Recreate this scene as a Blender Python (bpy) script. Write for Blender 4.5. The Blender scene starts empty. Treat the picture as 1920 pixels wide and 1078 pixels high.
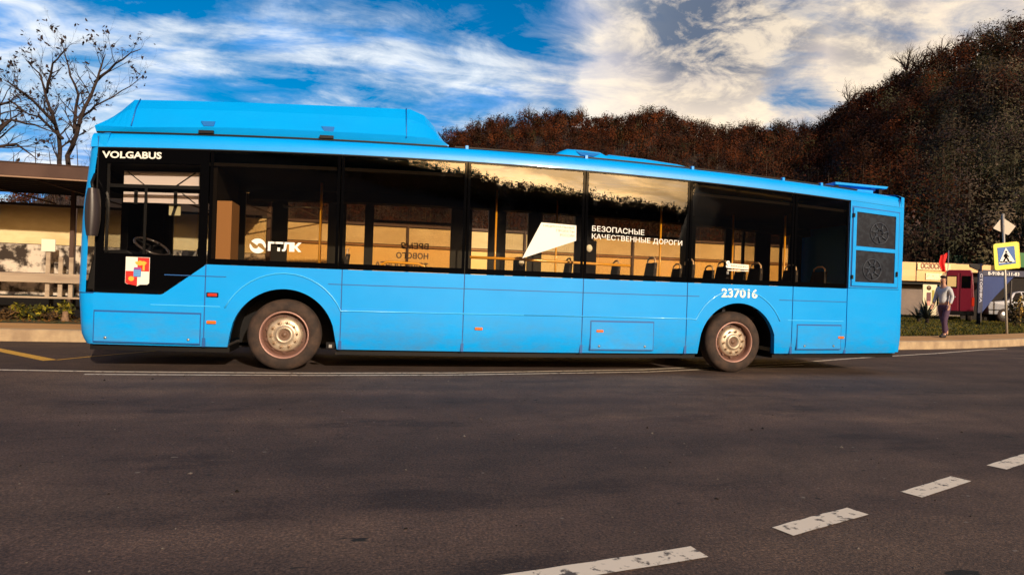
import bpy, bmesh, math, random
import numpy as np
from mathutils import Vector, Matrix
R = math.radians
random.seed(7)
S = bpy.context.scene
COL = S.collection

# ------------------------------------------------------------------ camera
CAM = Vector((3.818, -8.876, 1.191)); FPX = 1200.0
YAW, PITCH, ROLL = .2214, .0023, .0334
def ray(px, py):
    X = (px-960)/FPX; Y = (539-py)/FPX
    c, s = math.cos(ROLL), math.sin(ROLL); u = X*c-Y*s; v = X*s+Y*c
    c, s = math.cos(PITCH), math.sin(PITCH); y = c-v*s; z = s+v*c
    c, s = math.cos(YAW), math.sin(YAW)
    return Vector((u*c+y*s, -u*s+y*c, z))
RIGHT = Vector((math.cos(YAW), -math.sin(YAW), 0)); FWD = Vector((math.sin(YAW), math.cos(YAW), 0))
def pt(px, py, D): return CAM+ray(px, py)*D                       # point seen at that pixel, D metres ahead
def atY(px, py, Y):
    d = ray(px, py); return CAM+d*((Y-CAM.y)/d.y)
def atZ(px, py, Z=0.):
    d = ray(px, py); return CAM+d*((Z-CAM.z)/d.z)
cd = bpy.data.cameras.new('Camera'); cam = bpy.data.objects.new('Camera', cd); COL.objects.link(cam)
cd.sensor_width = 36; cd.lens = FPX/1920*36; cd.clip_start = .05; cd.clip_end = 5000
rt = (ray(961, 539)-ray(960, 539)).normalized(); up = (ray(960, 538)-ray(960, 539)).normalized(); fw = ray(960, 539).normalized()
cam.matrix_world = Matrix(((rt.x, up.x, -fw.x, CAM.x), (rt.y, up.y, -fw.y, CAM.y), (rt.z, up.z, -fw.z, CAM.z), (0, 0, 0, 1)))
S.camera = cam

# ------------------------------------------------------------------ sun, sky, exposure
SUN_AZ, SUN_EL = R(16), R(20)        # azimuth from -Y towards +X: behind the camera
SD = Vector((math.sin(SUN_AZ)*math.cos(SUN_EL), -math.cos(SUN_AZ)*math.cos(SUN_EL), math.sin(SUN_EL)))
sl = bpy.data.lights.new('Sun', 'SUN'); sl.energy = 4.2; sl.angle = R(.8); sl.color = (1, .85, .66)
so = bpy.data.objects.new('Sun', sl); COL.objects.link(so); so.rotation_euler = SD.to_track_quat('Z', 'Y').to_euler(); so.location = (0, -30, 40)
W = bpy.data.worlds.new('World'); S.world = W; W.use_nodes = True
nt = W.node_tree; N = nt.nodes; L = nt.links; N.clear()
def nd(t, **k):
    n = N.new(t)
    for a, b in k.items():
        if a in n.inputs: n.inputs[a].default_value = b
        else: setattr(n, a, b)
    return n
def wmath(op, a, b=None, clamp=False):
    m = N.new('ShaderNodeMath'); m.operation = op; m.use_clamp = clamp
    for i, v in ((0, a), (1, b)):
        if v is None: continue
        if isinstance(v, (int, float)): m.inputs[i].default_value = v
        else: L.new(v, m.inputs[i])
    return m.outputs[0]
def wramp(fac, stops, interp='LINEAR'):
    r = N.new('ShaderNodeValToRGB'); r.color_ramp.interpolation = interp
    e = r.color_ramp.elements
    for i, (p, c) in enumerate(stops):
        if i > 1: e.new(p)
        e[i].position = p; e[i].color = tuple(c)+(1,) if len(c) == 3 else c
    L.new(fac, r.inputs[0]); return r.outputs[0]
def wmix(f, a, b):
    m = N.new('ShaderNodeMix'); m.data_type = 'RGBA'
    if isinstance(f, (int, float)): m.inputs[0].default_value = f
    else: L.new(f, m.inputs[0])
    for i, v in ((6, a), (7, b)):
        if isinstance(v, tuple): m.inputs[i].default_value = v+(1,)
        else: L.new(v, m.inputs[i])
    return m.outputs[2]
sky = nd('ShaderNodeTexSky'); sky.sky_type = 'NISHITA'; sky.sun_disc = False
sky.sun_elevation = SUN_EL; sky.sun_rotation = math.atan2(SD.x, SD.y); sky.air_density = 1.0; sky.dust_density = .4; sky.ozone_density = 3.0
hs = nd('ShaderNodeHueSaturation', Saturation=1.55, Value=.105); L.new(sky.outputs[0], hs.inputs['Color'])
tc = nd('ShaderNodeTexCoord'); sx = nd('ShaderNodeSeparateXYZ'); L.new(tc.outputs['Generated'], sx.inputs[0])
zz = wmath('MAXIMUM', sx.outputs[2], 0.0)
den = wmath('ADD', zz, .22)
cx_ = nd('ShaderNodeCombineXYZ'); L.new(wmath('DIVIDE', sx.outputs[0], den), cx_.inputs[0]); L.new(wmath('DIVIDE', sx.outputs[1], den), cx_.inputs[1])
def dotdir(v):
    n = N.new('ShaderNodeVectorMath'); n.operation = 'DOT_PRODUCT'; L.new(tc.outputs['Generated'], n.inputs[0]); n.inputs[1].default_value = v; return n.outputs['Value']
def blob(px, py, r0, r1):             # 1 inside r0 degrees of that direction, 0 beyond r1
    m = N.new('ShaderNodeMapRange'); m.interpolation_type = 'SMOOTHSTEP'
    L.new(dotdir(ray(px, py).normalized()), m.inputs[0]); m.inputs[1].default_value = math.cos(R(r1)); m.inputs[2].default_value = math.cos(R(r0))
    return m.outputs[0]
def noise(scale, det, rough, dist=0, vec=None, stretch=None):
    n = nd('ShaderNodeTexNoise'); n.inputs['Scale'].default_value = scale; n.inputs['Detail'].default_value = det
    n.inputs['Roughness'].default_value = rough; n.inputs['Distortion'].default_value = dist
    mp = nd('ShaderNodeMapping'); mp.inputs['Scale'].default_value = stretch or (1, 1, 1); mp.inputs['Location'].default_value = (3.1, 1.7, 0)
    mp.inputs['Rotation'].default_value = (0, 0, R(-20))
    L.new(vec or cx_.outputs[0], mp.inputs[0]); L.new(mp.outputs[0], n.inputs[0]); return n.outputs[0]
n1 = noise(1.25, 10, .62, .7, stretch=(.8, 1.7, 1)); n2 = noise(5.5, 10, .66, .5, stretch=(1, 1.2, 1))
base = wmath('ADD', wmath('MULTIPLY', n1, .68), wmath('MULTIPLY', n2, .32))
base = wmath('ADD', wmath('MULTIPLY', wmath('SUBTRACT', base, .5), 1.45), .5)
bias = wmath('MULTIPLY', blob(1700, 60, 8, 32), .32)
bias = wmath('ADD', bias, wmath('MULTIPLY', blob(1230, 110, 2, 12), .12))
bias = wmath('ADD', bias, wmath('MULTIPLY', blob(60, 170, 2, 13), .20))
bias = wmath('ADD', bias, wmath('MULTIPLY', blob(420, 215, 2, 12), .13))
bias = wmath('ADD', bias, wmath('MULTIPLY', blob(800, 215, 3, 12), .16))
bias = wmath('ADD', bias, wmath('MULTIPLY', blob(1250, 210, 2, 9), .16))
bias = wmath('SUBTRACT', bias, wmath('MULTIPLY', blob(880, 105, 3, 12), .03))
bias = wmath('SUBTRACT', bias, wmath('MULTIPLY', blob(350, 60, 3, 13), .08))
bias = wmath('ADD', bias, wmath('MULTIPLY', wmath('SUBTRACT', .22, zz), .28))
bias = wmath('ADD', bias, wmath('MULTIPLY', blob(540, -10, 1, 7), .12))
bias = wmath('ADD', bias, wmath('MULTIPLY', blob(10, 60, 0, 5), .10))
bias = wmath('SUBTRACT', bias, wmath('MULTIPLY', blob(1150, 150, 1, 8), .10))
bias = wmath('SUBTRACT', bias, wmath('MULTIPLY', blob(1470, 200, 1, 6), .22))
bias = wmath('ADD', bias, wmath('MULTIPLY', blob(1180, 195, .5, 3.5), .20))
bias = wmath('ADD', bias, wmath('MULTIPLY', blob(1370, 205, .5, 3.5), .20))
behind = N.new('ShaderNodeMapRange'); behind.interpolation_type = 'SMOOTHSTEP'; L.new(sx.outputs[1], behind.inputs[0]); behind.inputs[1].default_value = .15; behind.inputs[2].default_value = -.5
bias = wmath('ADD', bias, wmath('MULTIPLY', behind.outputs[0], .16))
dens = wmath('ADD', base, bias)
dens = wmath('SUBTRACT', dens, wmath('MULTIPLY', blob(560, 60, 6, 26), .055))
mask = wramp(dens, [(.44, (0, 0, 0)), (.53, (.22, .22, .22)), (.62, (.6, .6, .6)), (.72, (1, 1, 1))], 'LINEAR')
shade = wramp(noise(2.2, 6, .6, .5, stretch=(1, 2, 1)), [(.36, (0, 0, 0)), (.56, (1, 1, 1))], 'EASE')
white = wmix(shade, (.12, .38, .85), (.88, .94, 1.0))
fsh = wramp(noise(6, 8, .65, .4), [(.38, (0, 0, 0)), (.62, (1, 1, 1))], 'EASE')
cream = wmix(wmath('ADD', wmath('MULTIPLY', shade, .5), wmath('MULTIPLY', fsh, .5)), (.74, .64, .58), (1.12, .93, .69))
dk_ = wmath('MULTIPLY', wmath('MAXIMUM', blob(1350, -30, 2, 11), wmath('MULTIPLY', blob(1640, 60, 0, 4), .5)), wmath('SUBTRACT', 1.25, fsh), True)
cream = wmix(dk_, cream, (.13, .17, .25))
warm = wmath('MAXIMUM', blob(1700, 90, 14, 34), 0.0)
ccol = wmix(warm, white, cream)
gold = wmix(shade, (.16, .10, .06), (.75, .42, .18))
ccol = wmix(behind.outputs[0], ccol, gold)
glow = N.new('ShaderNodeMapRange'); glow.interpolation_type = 'SMOOTHSTEP'; L.new(dotdir(SD), glow.inputs[0]); glow.inputs[1].default_value = math.cos(R(24)); glow.inputs[2].default_value = 1; glow.inputs[3].default_value = 0; glow.inputs[4].default_value = 1.
skyc = wmix(mask, hs.outputs[0], ccol)
ad = N.new('ShaderNodeMix'); ad.data_type = 'RGBA'; ad.blend_type = 'ADD'; L.new(glow.outputs[0], ad.inputs[0]); L.new(skyc, ad.inputs[6]); ad.inputs[7].default_value = (4.2, 2.5, 1.0, 1)
g2 = N.new('ShaderNodeMapRange'); g2.interpolation_type = 'SMOOTHSTEP'; L.new(dotdir(Vector((math.sin(.26)*.976, -math.cos(.26)*.976, .218))), g2.inputs[0]); g2.inputs[1].default_value = math.cos(R(15)); g2.inputs[2].default_value = math.cos(R(1))
ad2 = N.new('ShaderNodeMix'); ad2.data_type = 'RGBA'; ad2.blend_type = 'ADD'; L.new(wmath('MULTIPLY', g2.outputs[0], wmath('ADD', wmath('MULTIPLY', shade, .8), .25)), ad2.inputs[0]); L.new(ad.outputs[2], ad2.inputs[6]); ad2.inputs[7].default_value = (7.5, 4.6, 1.9, 1)
bg = nd('ShaderNodeBackground', Strength=1.0); L.new(ad2.outputs[2], bg.inputs[0])
ow = nd('ShaderNodeOutputWorld'); L.new(bg.outputs[0], ow.inputs[0])
vs = S.view_settings; vs.view_transform = 'Standard'; vs.look = 'None'; vs.exposure = 0.06; vs.gamma = 1
S.cycles.max_bounces = 8; S.cycles.transparent_max_bounces = 16; S.cycles.glossy_bounces = 4; S.cycles.diffuse_bounces = 3
S.cycles.use_denoising = True; S.cycles.caustics_reflective = False; S.cycles.caustics_refractive = False

# ------------------------------------------------------------------ materials
MATS = {}
def mat(name, col, rough=.6, metal=0., coat=0., noise=None, bump=None, spec=.5, emit=None, ior=None):
    """noise=(scale, second colour, detail, lo, hi); bump=(scale, strength)"""
    if name in MATS: return MATS[name]
    m = bpy.data.materials.new(name); m.use_nodes = True; t = m.node_tree; b = t.nodes['Principled BSDF']
    b.inputs['Base Color'].default_value = tuple(col)+(1,); b.inputs['Roughness'].default_value = rough; b.inputs['Metallic'].default_value = metal
    b.inputs['Coat Weight'].default_value = coat; b.inputs['Coat Roughness'].default_value = .05; b.inputs['Specular IOR Level'].default_value = spec
    if emit: b.inputs['Emission Color'].default_value = tuple(emit[0])+(1,); b.inputs['Emission Strength'].default_value = emit[1]
    tcn = t.nodes.new('ShaderNodeTexCoord')
    if noise:
        sc, c2, det, lo, hi = noise
        n = t.nodes.new('ShaderNodeTexNoise'); n.inputs['Scale'].default_value = sc if isinstance(sc, (int, float)) else 1; n.inputs['Detail'].default_value = det; n.inputs['Roughness'].default_value = .6
        if not isinstance(sc, (int, float)):
            mp = t.nodes.new('ShaderNodeMapping'); mp.inputs['Scale'].default_value = sc; t.links.new(tcn.outputs['Object'], mp.inputs[0]); t.links.new(mp.outputs[0], n.inputs[0])
        else: t.links.new(tcn.outputs['Object'], n.inputs[0])
        r = t.nodes.new('ShaderNodeValToRGB'); r.color_ramp.elements[0].position = lo; r.color_ramp.elements[1].position = hi
        r.color_ramp.elements[0].color = tuple(col)+(1,); r.color_ramp.elements[1].color = tuple(c2)+(1,)
        t.links.new(n.outputs[0], r.inputs[0]); t.links.new(r.outputs[0], b.inputs['Base Color'])
    if bump:
        n = t.nodes.new('ShaderNodeTexNoise'); n.inputs['Scale'].default_value = bump[0]; n.inputs['Detail'].default_value = 6
        t.links.new(tcn.outputs['Object'], n.inputs[0]); bp = t.nodes.new('ShaderNodeBump'); bp.inputs['Strength'].default_value = bump[1]; bp.inputs['Distance'].default_value = .02
        t.links.new(n.outputs[0], bp.inputs['Height']); t.links.new(bp.outputs[0], b.inputs['Normal'])
    MATS[name] = m; return m
def glassmat(name, tint, refl_min, refl_max, rough=.0, gcol=(1, 1, 1)):
    m = bpy.data.materials.new(name); m.use_nodes = True; t = m.node_tree; t.nodes.clear()
    o = t.nodes.new('ShaderNodeOutputMaterial'); mx = t.nodes.new('ShaderNodeMixShader'); tr = t.nodes.new('ShaderNodeBsdfTransparent'); g = t.nodes.new('ShaderNodeBsdfGlossy')
    tr.inputs[0].default_value = tuple(tint)+(1,); g.inputs['Roughness'].default_value = rough; g.inputs[0].default_value = tuple(gcol)+(1,)
    lw = t.nodes.new('ShaderNodeLayerWeight'); lw.inputs[0].default_value = .35
    mr = t.nodes.new('ShaderNodeMapRange'); mr.inputs[3].default_value = refl_min; mr.inputs[4].default_value = refl_max
    t.links.new(lw.outputs['Fresnel'], mr.inputs[0]); t.links.new(mr.outputs[0], mx.inputs[0]); t.links.new(tr.outputs[0], mx.inputs[1]); t.links.new(g.outputs[0], mx.inputs[2]); t.links.new(mx.outputs[0], o.inputs[0])
    MATS[name] = m; return m
CY = mat('cyan_paint', (.0, .315, .85), .38, coat=.2, spec=.3, noise=(1.2, (.0, .345, .90), 3, .3, .7))
def grime(m):
    t = m.node_tree; b = t.nodes['Principled BSDF']; n = t.nodes; l = t.links; old = b.inputs['Base Color'].links[0].from_socket
    tcn = n.new('ShaderNodeTexCoord'); g = n.new('ShaderNodeTexNoise'); g.inputs['Scale'].default_value = 3.5; g.inputs['Detail'].default_value = 9; g.inputs['Roughness'].default_value = .7; mp = n.new('ShaderNodeMapping'); mp.inputs['Scale'].default_value = (.7, 1, 1.6)
    l.new(tcn.outputs['Object'], mp.inputs[0]); l.new(mp.outputs[0], g.inputs[0]); sp = n.new('ShaderNodeSeparateXYZ'); l.new(tcn.outputs['Object'], sp.inputs[0])
    mr = n.new('ShaderNodeMapRange'); mr.inputs[1].default_value = .95; mr.inputs[2].default_value = .30; l.new(sp.outputs[2], mr.inputs[0])
    r = n.new('ShaderNodeValToRGB'); r.color_ramp.elements[0].position = .40; r.color_ramp.elements[1].position = .78; l.new(g.outputs[0], r.inputs[0])
    mu = n.new('ShaderNodeMath'); mu.operation = 'MULTIPLY'; l.new(mr.outputs[0], mu.inputs[0]); l.new(r.outputs[0], mu.inputs[1]); mu2 = n.new('ShaderNodeMath'); mu2.operation = 'MULTIPLY'; mu2.inputs[1].default_value = .55; l.new(mu.outputs[0], mu2.inputs[0])
    x = n.new('ShaderNodeMix'); x.data_type = 'RGBA'; l.new(mu2.outputs[0], x.inputs[0]); l.new(old, x.inputs[6]); x.inputs[7].default_value = (.10, .13, .15, 1); l.new(x.outputs[2], b.inputs['Base Color'])
    rr = n.new('ShaderNodeMapRange'); rr.inputs[3].default_value = .26; rr.inputs[4].default_value = .5; l.new(g.outputs[0], rr.inputs[0]); l.new(rr.outputs[0], b.inputs['Roughness'])
grime(CY)
CYL = mat('cyan_moulding', (.06, .50, .95), .3, coat=.3)
CYD = mat('deep_blue_gap', (.004, .09, .32), .5)
BLK = mat('black_plastic', (.006, .005, .005), .5, spec=.2)
BGL = mat('black_glass_border', (.002, .002, .0025), .03, spec=.22)
GL = glassmat('tinted_glass', (.95, .87, .72), .085, .6)
GLC = glassmat('clear_glass', (.86, .86, .84), .06, .5)
RUB = mat('tyre_rubber', (.024, .015, .012), .85, bump=(60, .2), noise=(6, (.065, .038, .026), 5, .40, .68))
RIM = mat('rim_steel', (.60, .50, .38), .42, metal=.55, noise=(9, (.40, .30, .20), 4, .4, .75))
RIMD = mat('rim_dark', (.10, .045, .03), .6)
WHT = mat('white_lettering', (.86, .85, .80), .5)
SILV = mat('silver_lettering', (.85, .84, .78), .35, metal=.1)
YEL = mat('yellow_handrail', (.75, .36, .02), .35, coat=.3)
INT = mat('dark_interior', (.006, .0045, .004), .9, spec=.1)
INTF = mat('interior_floor', (.05, .04, .035), .7)
SEAT = mat('seat_fabric', (.02, .017, .02), .9)
STEEL = mat('brushed_steel', (.45, .44, .43), .35, metal=.8)
ORG = mat('orange_lens', (.85, .16, .01), .25, coat=.5)
REDL = mat('red_lens', (.55, .03, .01), .25, coat=.5)
RED = mat('red_enamel', (.75, .015, .01), .5)
GOLD = mat('gold_enamel', (.90, .42, .04), .5)
BLU = mat('blue_enamel', (.05, .25, .60), .5)

# ------------------------------------------------------------------ mesh helpers
ORI = {}
def org(o): return ORI.get(o.name, Vector((0, 0, 0)))
class MB:
    def __init__(s): s.v = []; s.f = []; s.sm = []
    def add(s, vs, fs, smooth=False):
        o = len(s.v); s.v += [tuple(v) for v in vs]; s.f += [tuple(i+o for i in f) for f in fs]; s.sm += [smooth]*len(fs); return s
    def box(s, x0, x1, y0, y1, z0, z1):
        return s.add([(x0, y0, z0), (x1, y0, z0), (x1, y1, z0), (x0, y1, z0), (x0, y0, z1), (x1, y0, z1), (x1, y1, z1), (x0, y1, z1)],
                     [(0, 3, 2, 1), (4, 5, 6, 7), (0, 1, 5, 4), (1, 2, 6, 5), (2, 3, 7, 6), (3, 0, 4, 7)])
    def bxl(s, x0, x1, y0, y1, z0, z1, n=8):           # a box cut along x, so it can follow the camber
        xs = [x0+(x1-x0)*i/n for i in range(n+1)]; V = []; F = []
        for x in xs: V += [(x, y0, z0), (x, y1, z0), (x, y1, z1), (x, y0, z1)]
        for i in range(n):
            a = 4*i
            for k in range(4): F.append((a+k, a+(k+1) % 4, a+4+(k+1) % 4, a+4+k))
        F += [(0, 3, 2, 1), (4*n, 4*n+1, 4*n+2, 4*n+3)]
        return s.add(V, F)
    def tube(s, path, r, n=8, smooth=True, cap=True):
        P = [Vector(p) for p in path]; rr = r if isinstance(r, (list, tuple)) else [r]*len(P); V = []; F = []
        t0 = (P[1]-P[0]).normalized(); a = t0.orthogonal().normalized()
        for i, p in enumerate(P):
            t = (P[min(i+1, len(P)-1)]-P[max(i-1, 0)]).normalized()
            a = (a-t*a.dot(t)); a = a.normalized() if a.length > 1e-6 else t.orthogonal().normalized(); b = t.cross(a)
            for k in range(n):
                q = 2*math.pi*k/n; V.append(p+a*math.cos(q)*rr[i]+b*math.sin(q)*rr[i])
        for i in range(len(P)-1):
            for k in range(n): F.append((i*n+k, i*n+(k+1) % n, (i+1)*n+(k+1) % n, (i+1)*n+k))
        if cap: F += [tuple(reversed(range(n))), tuple(range((len(P)-1)*n, len(P)*n))]
        return s.add(V, F, smooth)
    def prism(s, poly, f0, f1):                        # poly: list of 2D; f0,f1 map 2D to the two 3D sides
        n = len(poly); V = [f0(*p) for p in poly]+[f1(*p) for p in poly]
        return s.add(V, [tuple(range(n)), tuple(reversed(range(n, 2*n)))]+[(i, i+n, (i+1) % n+n, (i+1) % n) for i in range(n)])
    def xz(s, poly, y0, y1): return s.prism(poly, lambda a, b: (a, y0, b), lambda a, b: (a, y1, b))
    def lathe(s, prof, c, n=32, ax='y'):               # prof: (radius, offset along the axis)
        V = []; F = []
        for r, h in prof:
            for k in range(n):
                q = 2*math.pi*k/n; a, b = r*math.cos(q), r*math.sin(q)
                V.append((c[0]+a, c[1]+h, c[2]+b) if ax == 'y' else (c[0]+a, c[1]+b, c[2]+h) if ax == 'z' else (c[0]+h, c[1]+a, c[2]+b))
        for i in range(len(prof)-1):
            for k in range(n): F.append((i*n+k, i*n+(k+1) % n, (i+1)*n+(k+1) % n, (i+1)*n+k))
        return s.add(V, F, True)
    def grid(s, P, smooth=True):                       # P rows of points
        nr, nc = len(P), len(P[0]); return s.add([p for r in P for p in r], [(i*nc+j, i*nc+j+1, (i+1)*nc+j+1, (i+1)*nc+j) for i in range(nr-1) for j in range(nc-1)], smooth)
    def build(s, name, m, parent=None, local=False, bevel=0, fix=True):
        me = bpy.data.meshes.new(name); V = s.v
        if parent is not None and not local:
            q = org(parent); V = [(x-q.x, y-q.y, z-q.z) for x, y, z in V]
        me.from_pydata(V, [], s.f); me.update()
        me.polygons.foreach_set('use_smooth', s.sm)
        if fix:
            bm = bmesh.new(); bm.from_mesh(me); bmesh.ops.recalc_face_normals(bm, faces=bm.faces)
            if bevel:
                bmesh.ops.remove_doubles(bm, verts=bm.verts, dist=1e-5)
                es = [e for e in bm.edges if len(e.link_faces) == 2 and e.calc_face_angle(0) > .5]
                bmesh.ops.bevel(bm, geom=es, offset=bevel, segments=2, profile=.5, affect='EDGES', clamp_overlap=True)
            bm.to_mesh(me); bm.free()
        if m is not None: me.materials.append(m)
        o = bpy.data.objects.new(name, me); COL.objects.link(o)
        if parent is not None: o.parent = parent; ORI[o.name] = org(parent)
        return o
def tag(o, label=None, cat=None, group=None, kind=None):
    for k, v in (('label', label), ('category', cat), ('group', group), ('kind', kind)):
        if v: o[k] = v
    return o
def thing(name, loc, label, cat, group=None, rz=0):
    o = bpy.data.objects.new(name, None); o.location = loc; o.rotation_euler = (0, 0, rz); o.empty_display_size = .2; COL.objects.link(o)
    ORI[o.name] = Vector(loc); return tag(o, label, cat, group)
def text(body, name, m, w, h, fn, parent, local=False, bold=0., mirror=False, thick=.0, fontshear=0., align='L', spacing=1.):
    """writing as a mesh, fitted to w by h; fn maps (a, b) in 0..w, 0..h to a point"""
    c = bpy.data.curves.new(name, 'FONT'); c.body = body; c.offset = bold; c.shear = fontshear; c.space_character = spacing; c.resolution_u = 3; c.space_line = .8
    c.align_x = {'L': 'LEFT', 'R': 'RIGHT', 'C': 'CENTER'}[align]
    t = bpy.data.objects.new(name, c); COL.objects.link(t); bpy.context.view_layer.update()
    me = bpy.data.meshes.new_from_object(t.evaluated_get(bpy.context.evaluated_depsgraph_get())); bpy.data.objects.remove(t)
    V = np.array([v.co[:] for v in me.vertices]); lo = V.min(0); hi = V.max(0); q = org(parent) if not local else Vector((0, 0, 0))
    for v in me.vertices:
        a = (v.co.x-lo[0])/(hi[0]-lo[0])*w; b = (v.co.y-lo[1])/(hi[1]-lo[1])*h
        if mirror: a = w-a
        v.co = Vector(fn(a, b))-q
    me.materials.clear(); me.materials.append(m)
    o = bpy.data.objects.new(name, me); COL.objects.link(o); o.parent = parent; ORI[o.name] = org(parent); return o
def stuff_mesh(name, V, F, m, smooth=False, cols=None, nrm=None):
    me = bpy.data.meshes.new(name); V = np.asarray(V, np.float32); F = np.asarray(F, np.int32); k = F.shape[1]
    me.vertices.add(len(V)); me.vertices.foreach_set('co', V.ravel()); me.loops.add(F.size); me.loops.foreach_set('vertex_index', F.ravel())
    me.polygons.add(len(F)); me.polygons.foreach_set('loop_start', np.arange(0, F.size, k, dtype=np.int32)); me.polygons.foreach_set('loop_total', np.full(len(F), k, np.int32))
    me.update(calc_edges=True); me.materials.append(m)
    if nrm is not None:
        me.polygons.foreach_set('use_smooth', np.ones(len(F), bool)); me.normals_split_custom_set_from_vertices(nrm.tolist())
    if cols is not None:
        ca = me.color_attributes.new('tone', 'FLOAT_COLOR', 'POINT'); ca.data.foreach_set('color', np.asarray(cols, np.float32).ravel())
    o = bpy.data.objects.new(name, me); COL.objects.link(o); return o
def leafmat(name, transl=.25):
    m = bpy.data.materials.new(name); m.use_nodes = True; t = m.node_tree; b = t.nodes['Principled BSDF']; a = t.nodes.new('ShaderNodeAttribute'); a.attribute_name = 'tone'
    t.links.new(a.outputs[0], b.inputs['Base Color']); b.inputs['Roughness'].default_value = .8; b.inputs['Specular IOR Level'].default_value = .15; return m

#@@GROUND
# ------------------------------------------------------------------ ground, road, pavement
KERB = [(-90, 4.2), (-20, 3.9), (-6, 3.82), (2, 3.8), (8, 3.82), (12, 3.95), (16, 4.4), (19.5, 5.15), (23, 6.45), (27, 8.1), (34, 11.2), (50, 18.5), (90, 37)]
KX = np.array([k[0] for k in KERB], float); KY = np.array([k[1] for k in KERB], float)
def ky(x):
    return float(np.mean([np.interp(x+d, KX, KY) for d in (-1.2, -.6, 0, .6, 1.2)]))
def asphalt():
    m = bpy.data.materials.new('asphalt'); m.use_nodes = True; t = m.node_tree; b = t.nodes['Principled BSDF']; n = t.nodes; l = t.links
    tcn = n.new('ShaderNodeTexCoord')
    def ns(sc, det, rough=.6, st=None):
        q = n.new('ShaderNodeTexNoise'); q.inputs['Scale'].default_value = sc; q.inputs['Detail'].default_value = det; q.inputs['Roughness'].default_value = rough
        mp = n.new('ShaderNodeMapping'); mp.inputs['Scale'].default_value = st or (1, 1, 1); l.new(tcn.outputs['Object'], mp.inputs[0]); l.new(mp.outputs[0], q.inputs[0]); return q.outputs[0]
    def rp(f, st):
        r = n.new('ShaderNodeValToRGB')
        for i, (p, c) in enumerate(st):
            if i > 1: r.color_ramp.elements.new(p)
            r.color_ramp.elements[i].position = p; r.color_ramp.elements[i].color = tuple(c)+(1,)
        l.new(f, r.inputs[0]); return r.outputs[0]
    def mx(f, a, c, bl='MIX'):
        q = n.new('ShaderNodeMix'); q.data_type = 'RGBA'; q.blend_type = bl
        if isinstance(f, float): q.inputs[0].default_value = f
        else: l.new(f, q.inputs[0])
        for i, v in ((6, a), (7, c)):
            if isinstance(v, tuple): q.inputs[i].default_value = v+(1,)
            else: l.new(v, q.inputs[i])
        return q.outputs[2]
    big = rp(ns(.35, 5, .6, (.5, 1.2, 1)), [(.3, (.046, .033, .030)), (.5, (.072, .050, .042)), (.72, (.122, .086, .064))])
    mid = rp(ns(2.2, 7, .65), [(.3, (.72, .72, .74)), (.7, (1.25, 1.2, 1.15))])
    lane = rp(ns(.9, 3, .5, (.06, 1.3, 1)), [(.35, (.74, .74, .76)), (.62, (1.2, 1.18, 1.14))]); fine = rp(ns(70, 4, .7), [(.34, (.42, .42, .46)), (.5, (1, 1, 1)), (.68, (2.0, 1.85, 1.7))])
    c = mx(1., mx(1., mx(1., big, mid, 'MULTIPLY'), lane, 'MULTIPLY'), fine, 'MULTIPLY')
    st_ = rp(ns(1.1, 6, .65, (.5, 1.3, 1)), [(.36, (.62, .62, .66)), (.44, (1, 1, 1))]); c = mx(1., c, st_, 'MULTIPLY'); gr_ = rp(ns(28, 5, .7), [(.38, (.8, .8, .82)), (.62, (1.22, 1.18, 1.14))]); c = mx(1., c, gr_, 'MULTIPLY'); sp = rp(ns(9, 2, .5, (1, 1.4, 1)), [(.735, (0, 0, 0)), (.765, (1, 1, 1))]); c = mx(sp, c, (.20, .17, .14))
    dk = rp(ns(5, 3, .5, (.7, 1.6, 1)), [(.27, (1, 1, 1)), (.30, (0, 0, 0))]); c = mx(dk, c, (.016, .014, .012))
    v = n.new('ShaderNodeTexVoronoi'); v.feature = 'DISTANCE_TO_EDGE'; v.inputs['Scale'].default_value = .45
    wv = n.new('ShaderNodeVectorMath'); wv.operation = 'ADD'; nn = n.new('ShaderNodeTexNoise'); nn.inputs['Scale'].default_value = 1.5; nn.inputs['Detail'].default_value = 6; l.new(tcn.outputs['Object'], nn.inputs[0])
    l.new(tcn.outputs['Object'], wv.inputs[0]); l.new(nn.outputs['Color'], wv.inputs[1]); l.new(wv.outputs[0], v.inputs['Vector'])
    ck = rp(v.outputs['Distance'], [(.002, (1, 1, 1)), (.006, (0, 0, 0))]); c = mx(1., c, mx(ck, (1., 1., 1.), (.8, .8, .8)), 'MULTIPLY')
    l.new(c, b.inputs['Base Color']); b.inputs['Roughness'].default_value = .82; b.inputs['Specular IOR Level'].default_value = .3
    bp = n.new('ShaderNodeBump'); bp.inputs['Strength'].default_value = .5; bp.inputs['Distance'].default_value = .008; l.new(ns(90, 3, .7), bp.inputs['Height']); l.new(bp.outputs[0], b.inputs['Normal'])
    return m
g = MB(); g.box(-900, 900, -900, 900, -.9, -.3); tag(g.build('ground', mat('dry_earth', (.05, .035, .02), .95, noise=(.2, (.09, .07, .03), 5, .3, .7))), kind='structure')
xs = [-90+i*1.5 for i in range(121)]
r = MB(); r.grid([[(x, -13, 0) for x in xs], [(x, -4, 0) for x in xs], [(x, ky(x)+.02, 0) for x in xs]], False)
tag(r.build('road', asphalt()), kind='structure')
CONC = mat('kerb_concrete', (.30, .21, .13), .9, noise=(3, (.50, .37, .22), 6, .35, .7), bump=(40, .3))
k = MB(); k.grid([[(x, ky(x), -.02) for x in xs], [(x, ky(x)+.02, .19) for x in xs], [(x, ky(x)+.05, .21) for x in xs], [(x, ky(x)+.20, .21) for x in xs], [(x, ky(x)+.2, -.02) for x in xs]], False)
tag(k.build('kerb', CONC), kind='structure')
PAV = mat('sandy_pavement', (.40, .20, .07), .95, noise=((.6, 2.5, 1), (.58, .33, .12), 6, .3, .7), bump=(20, .4))
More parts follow.
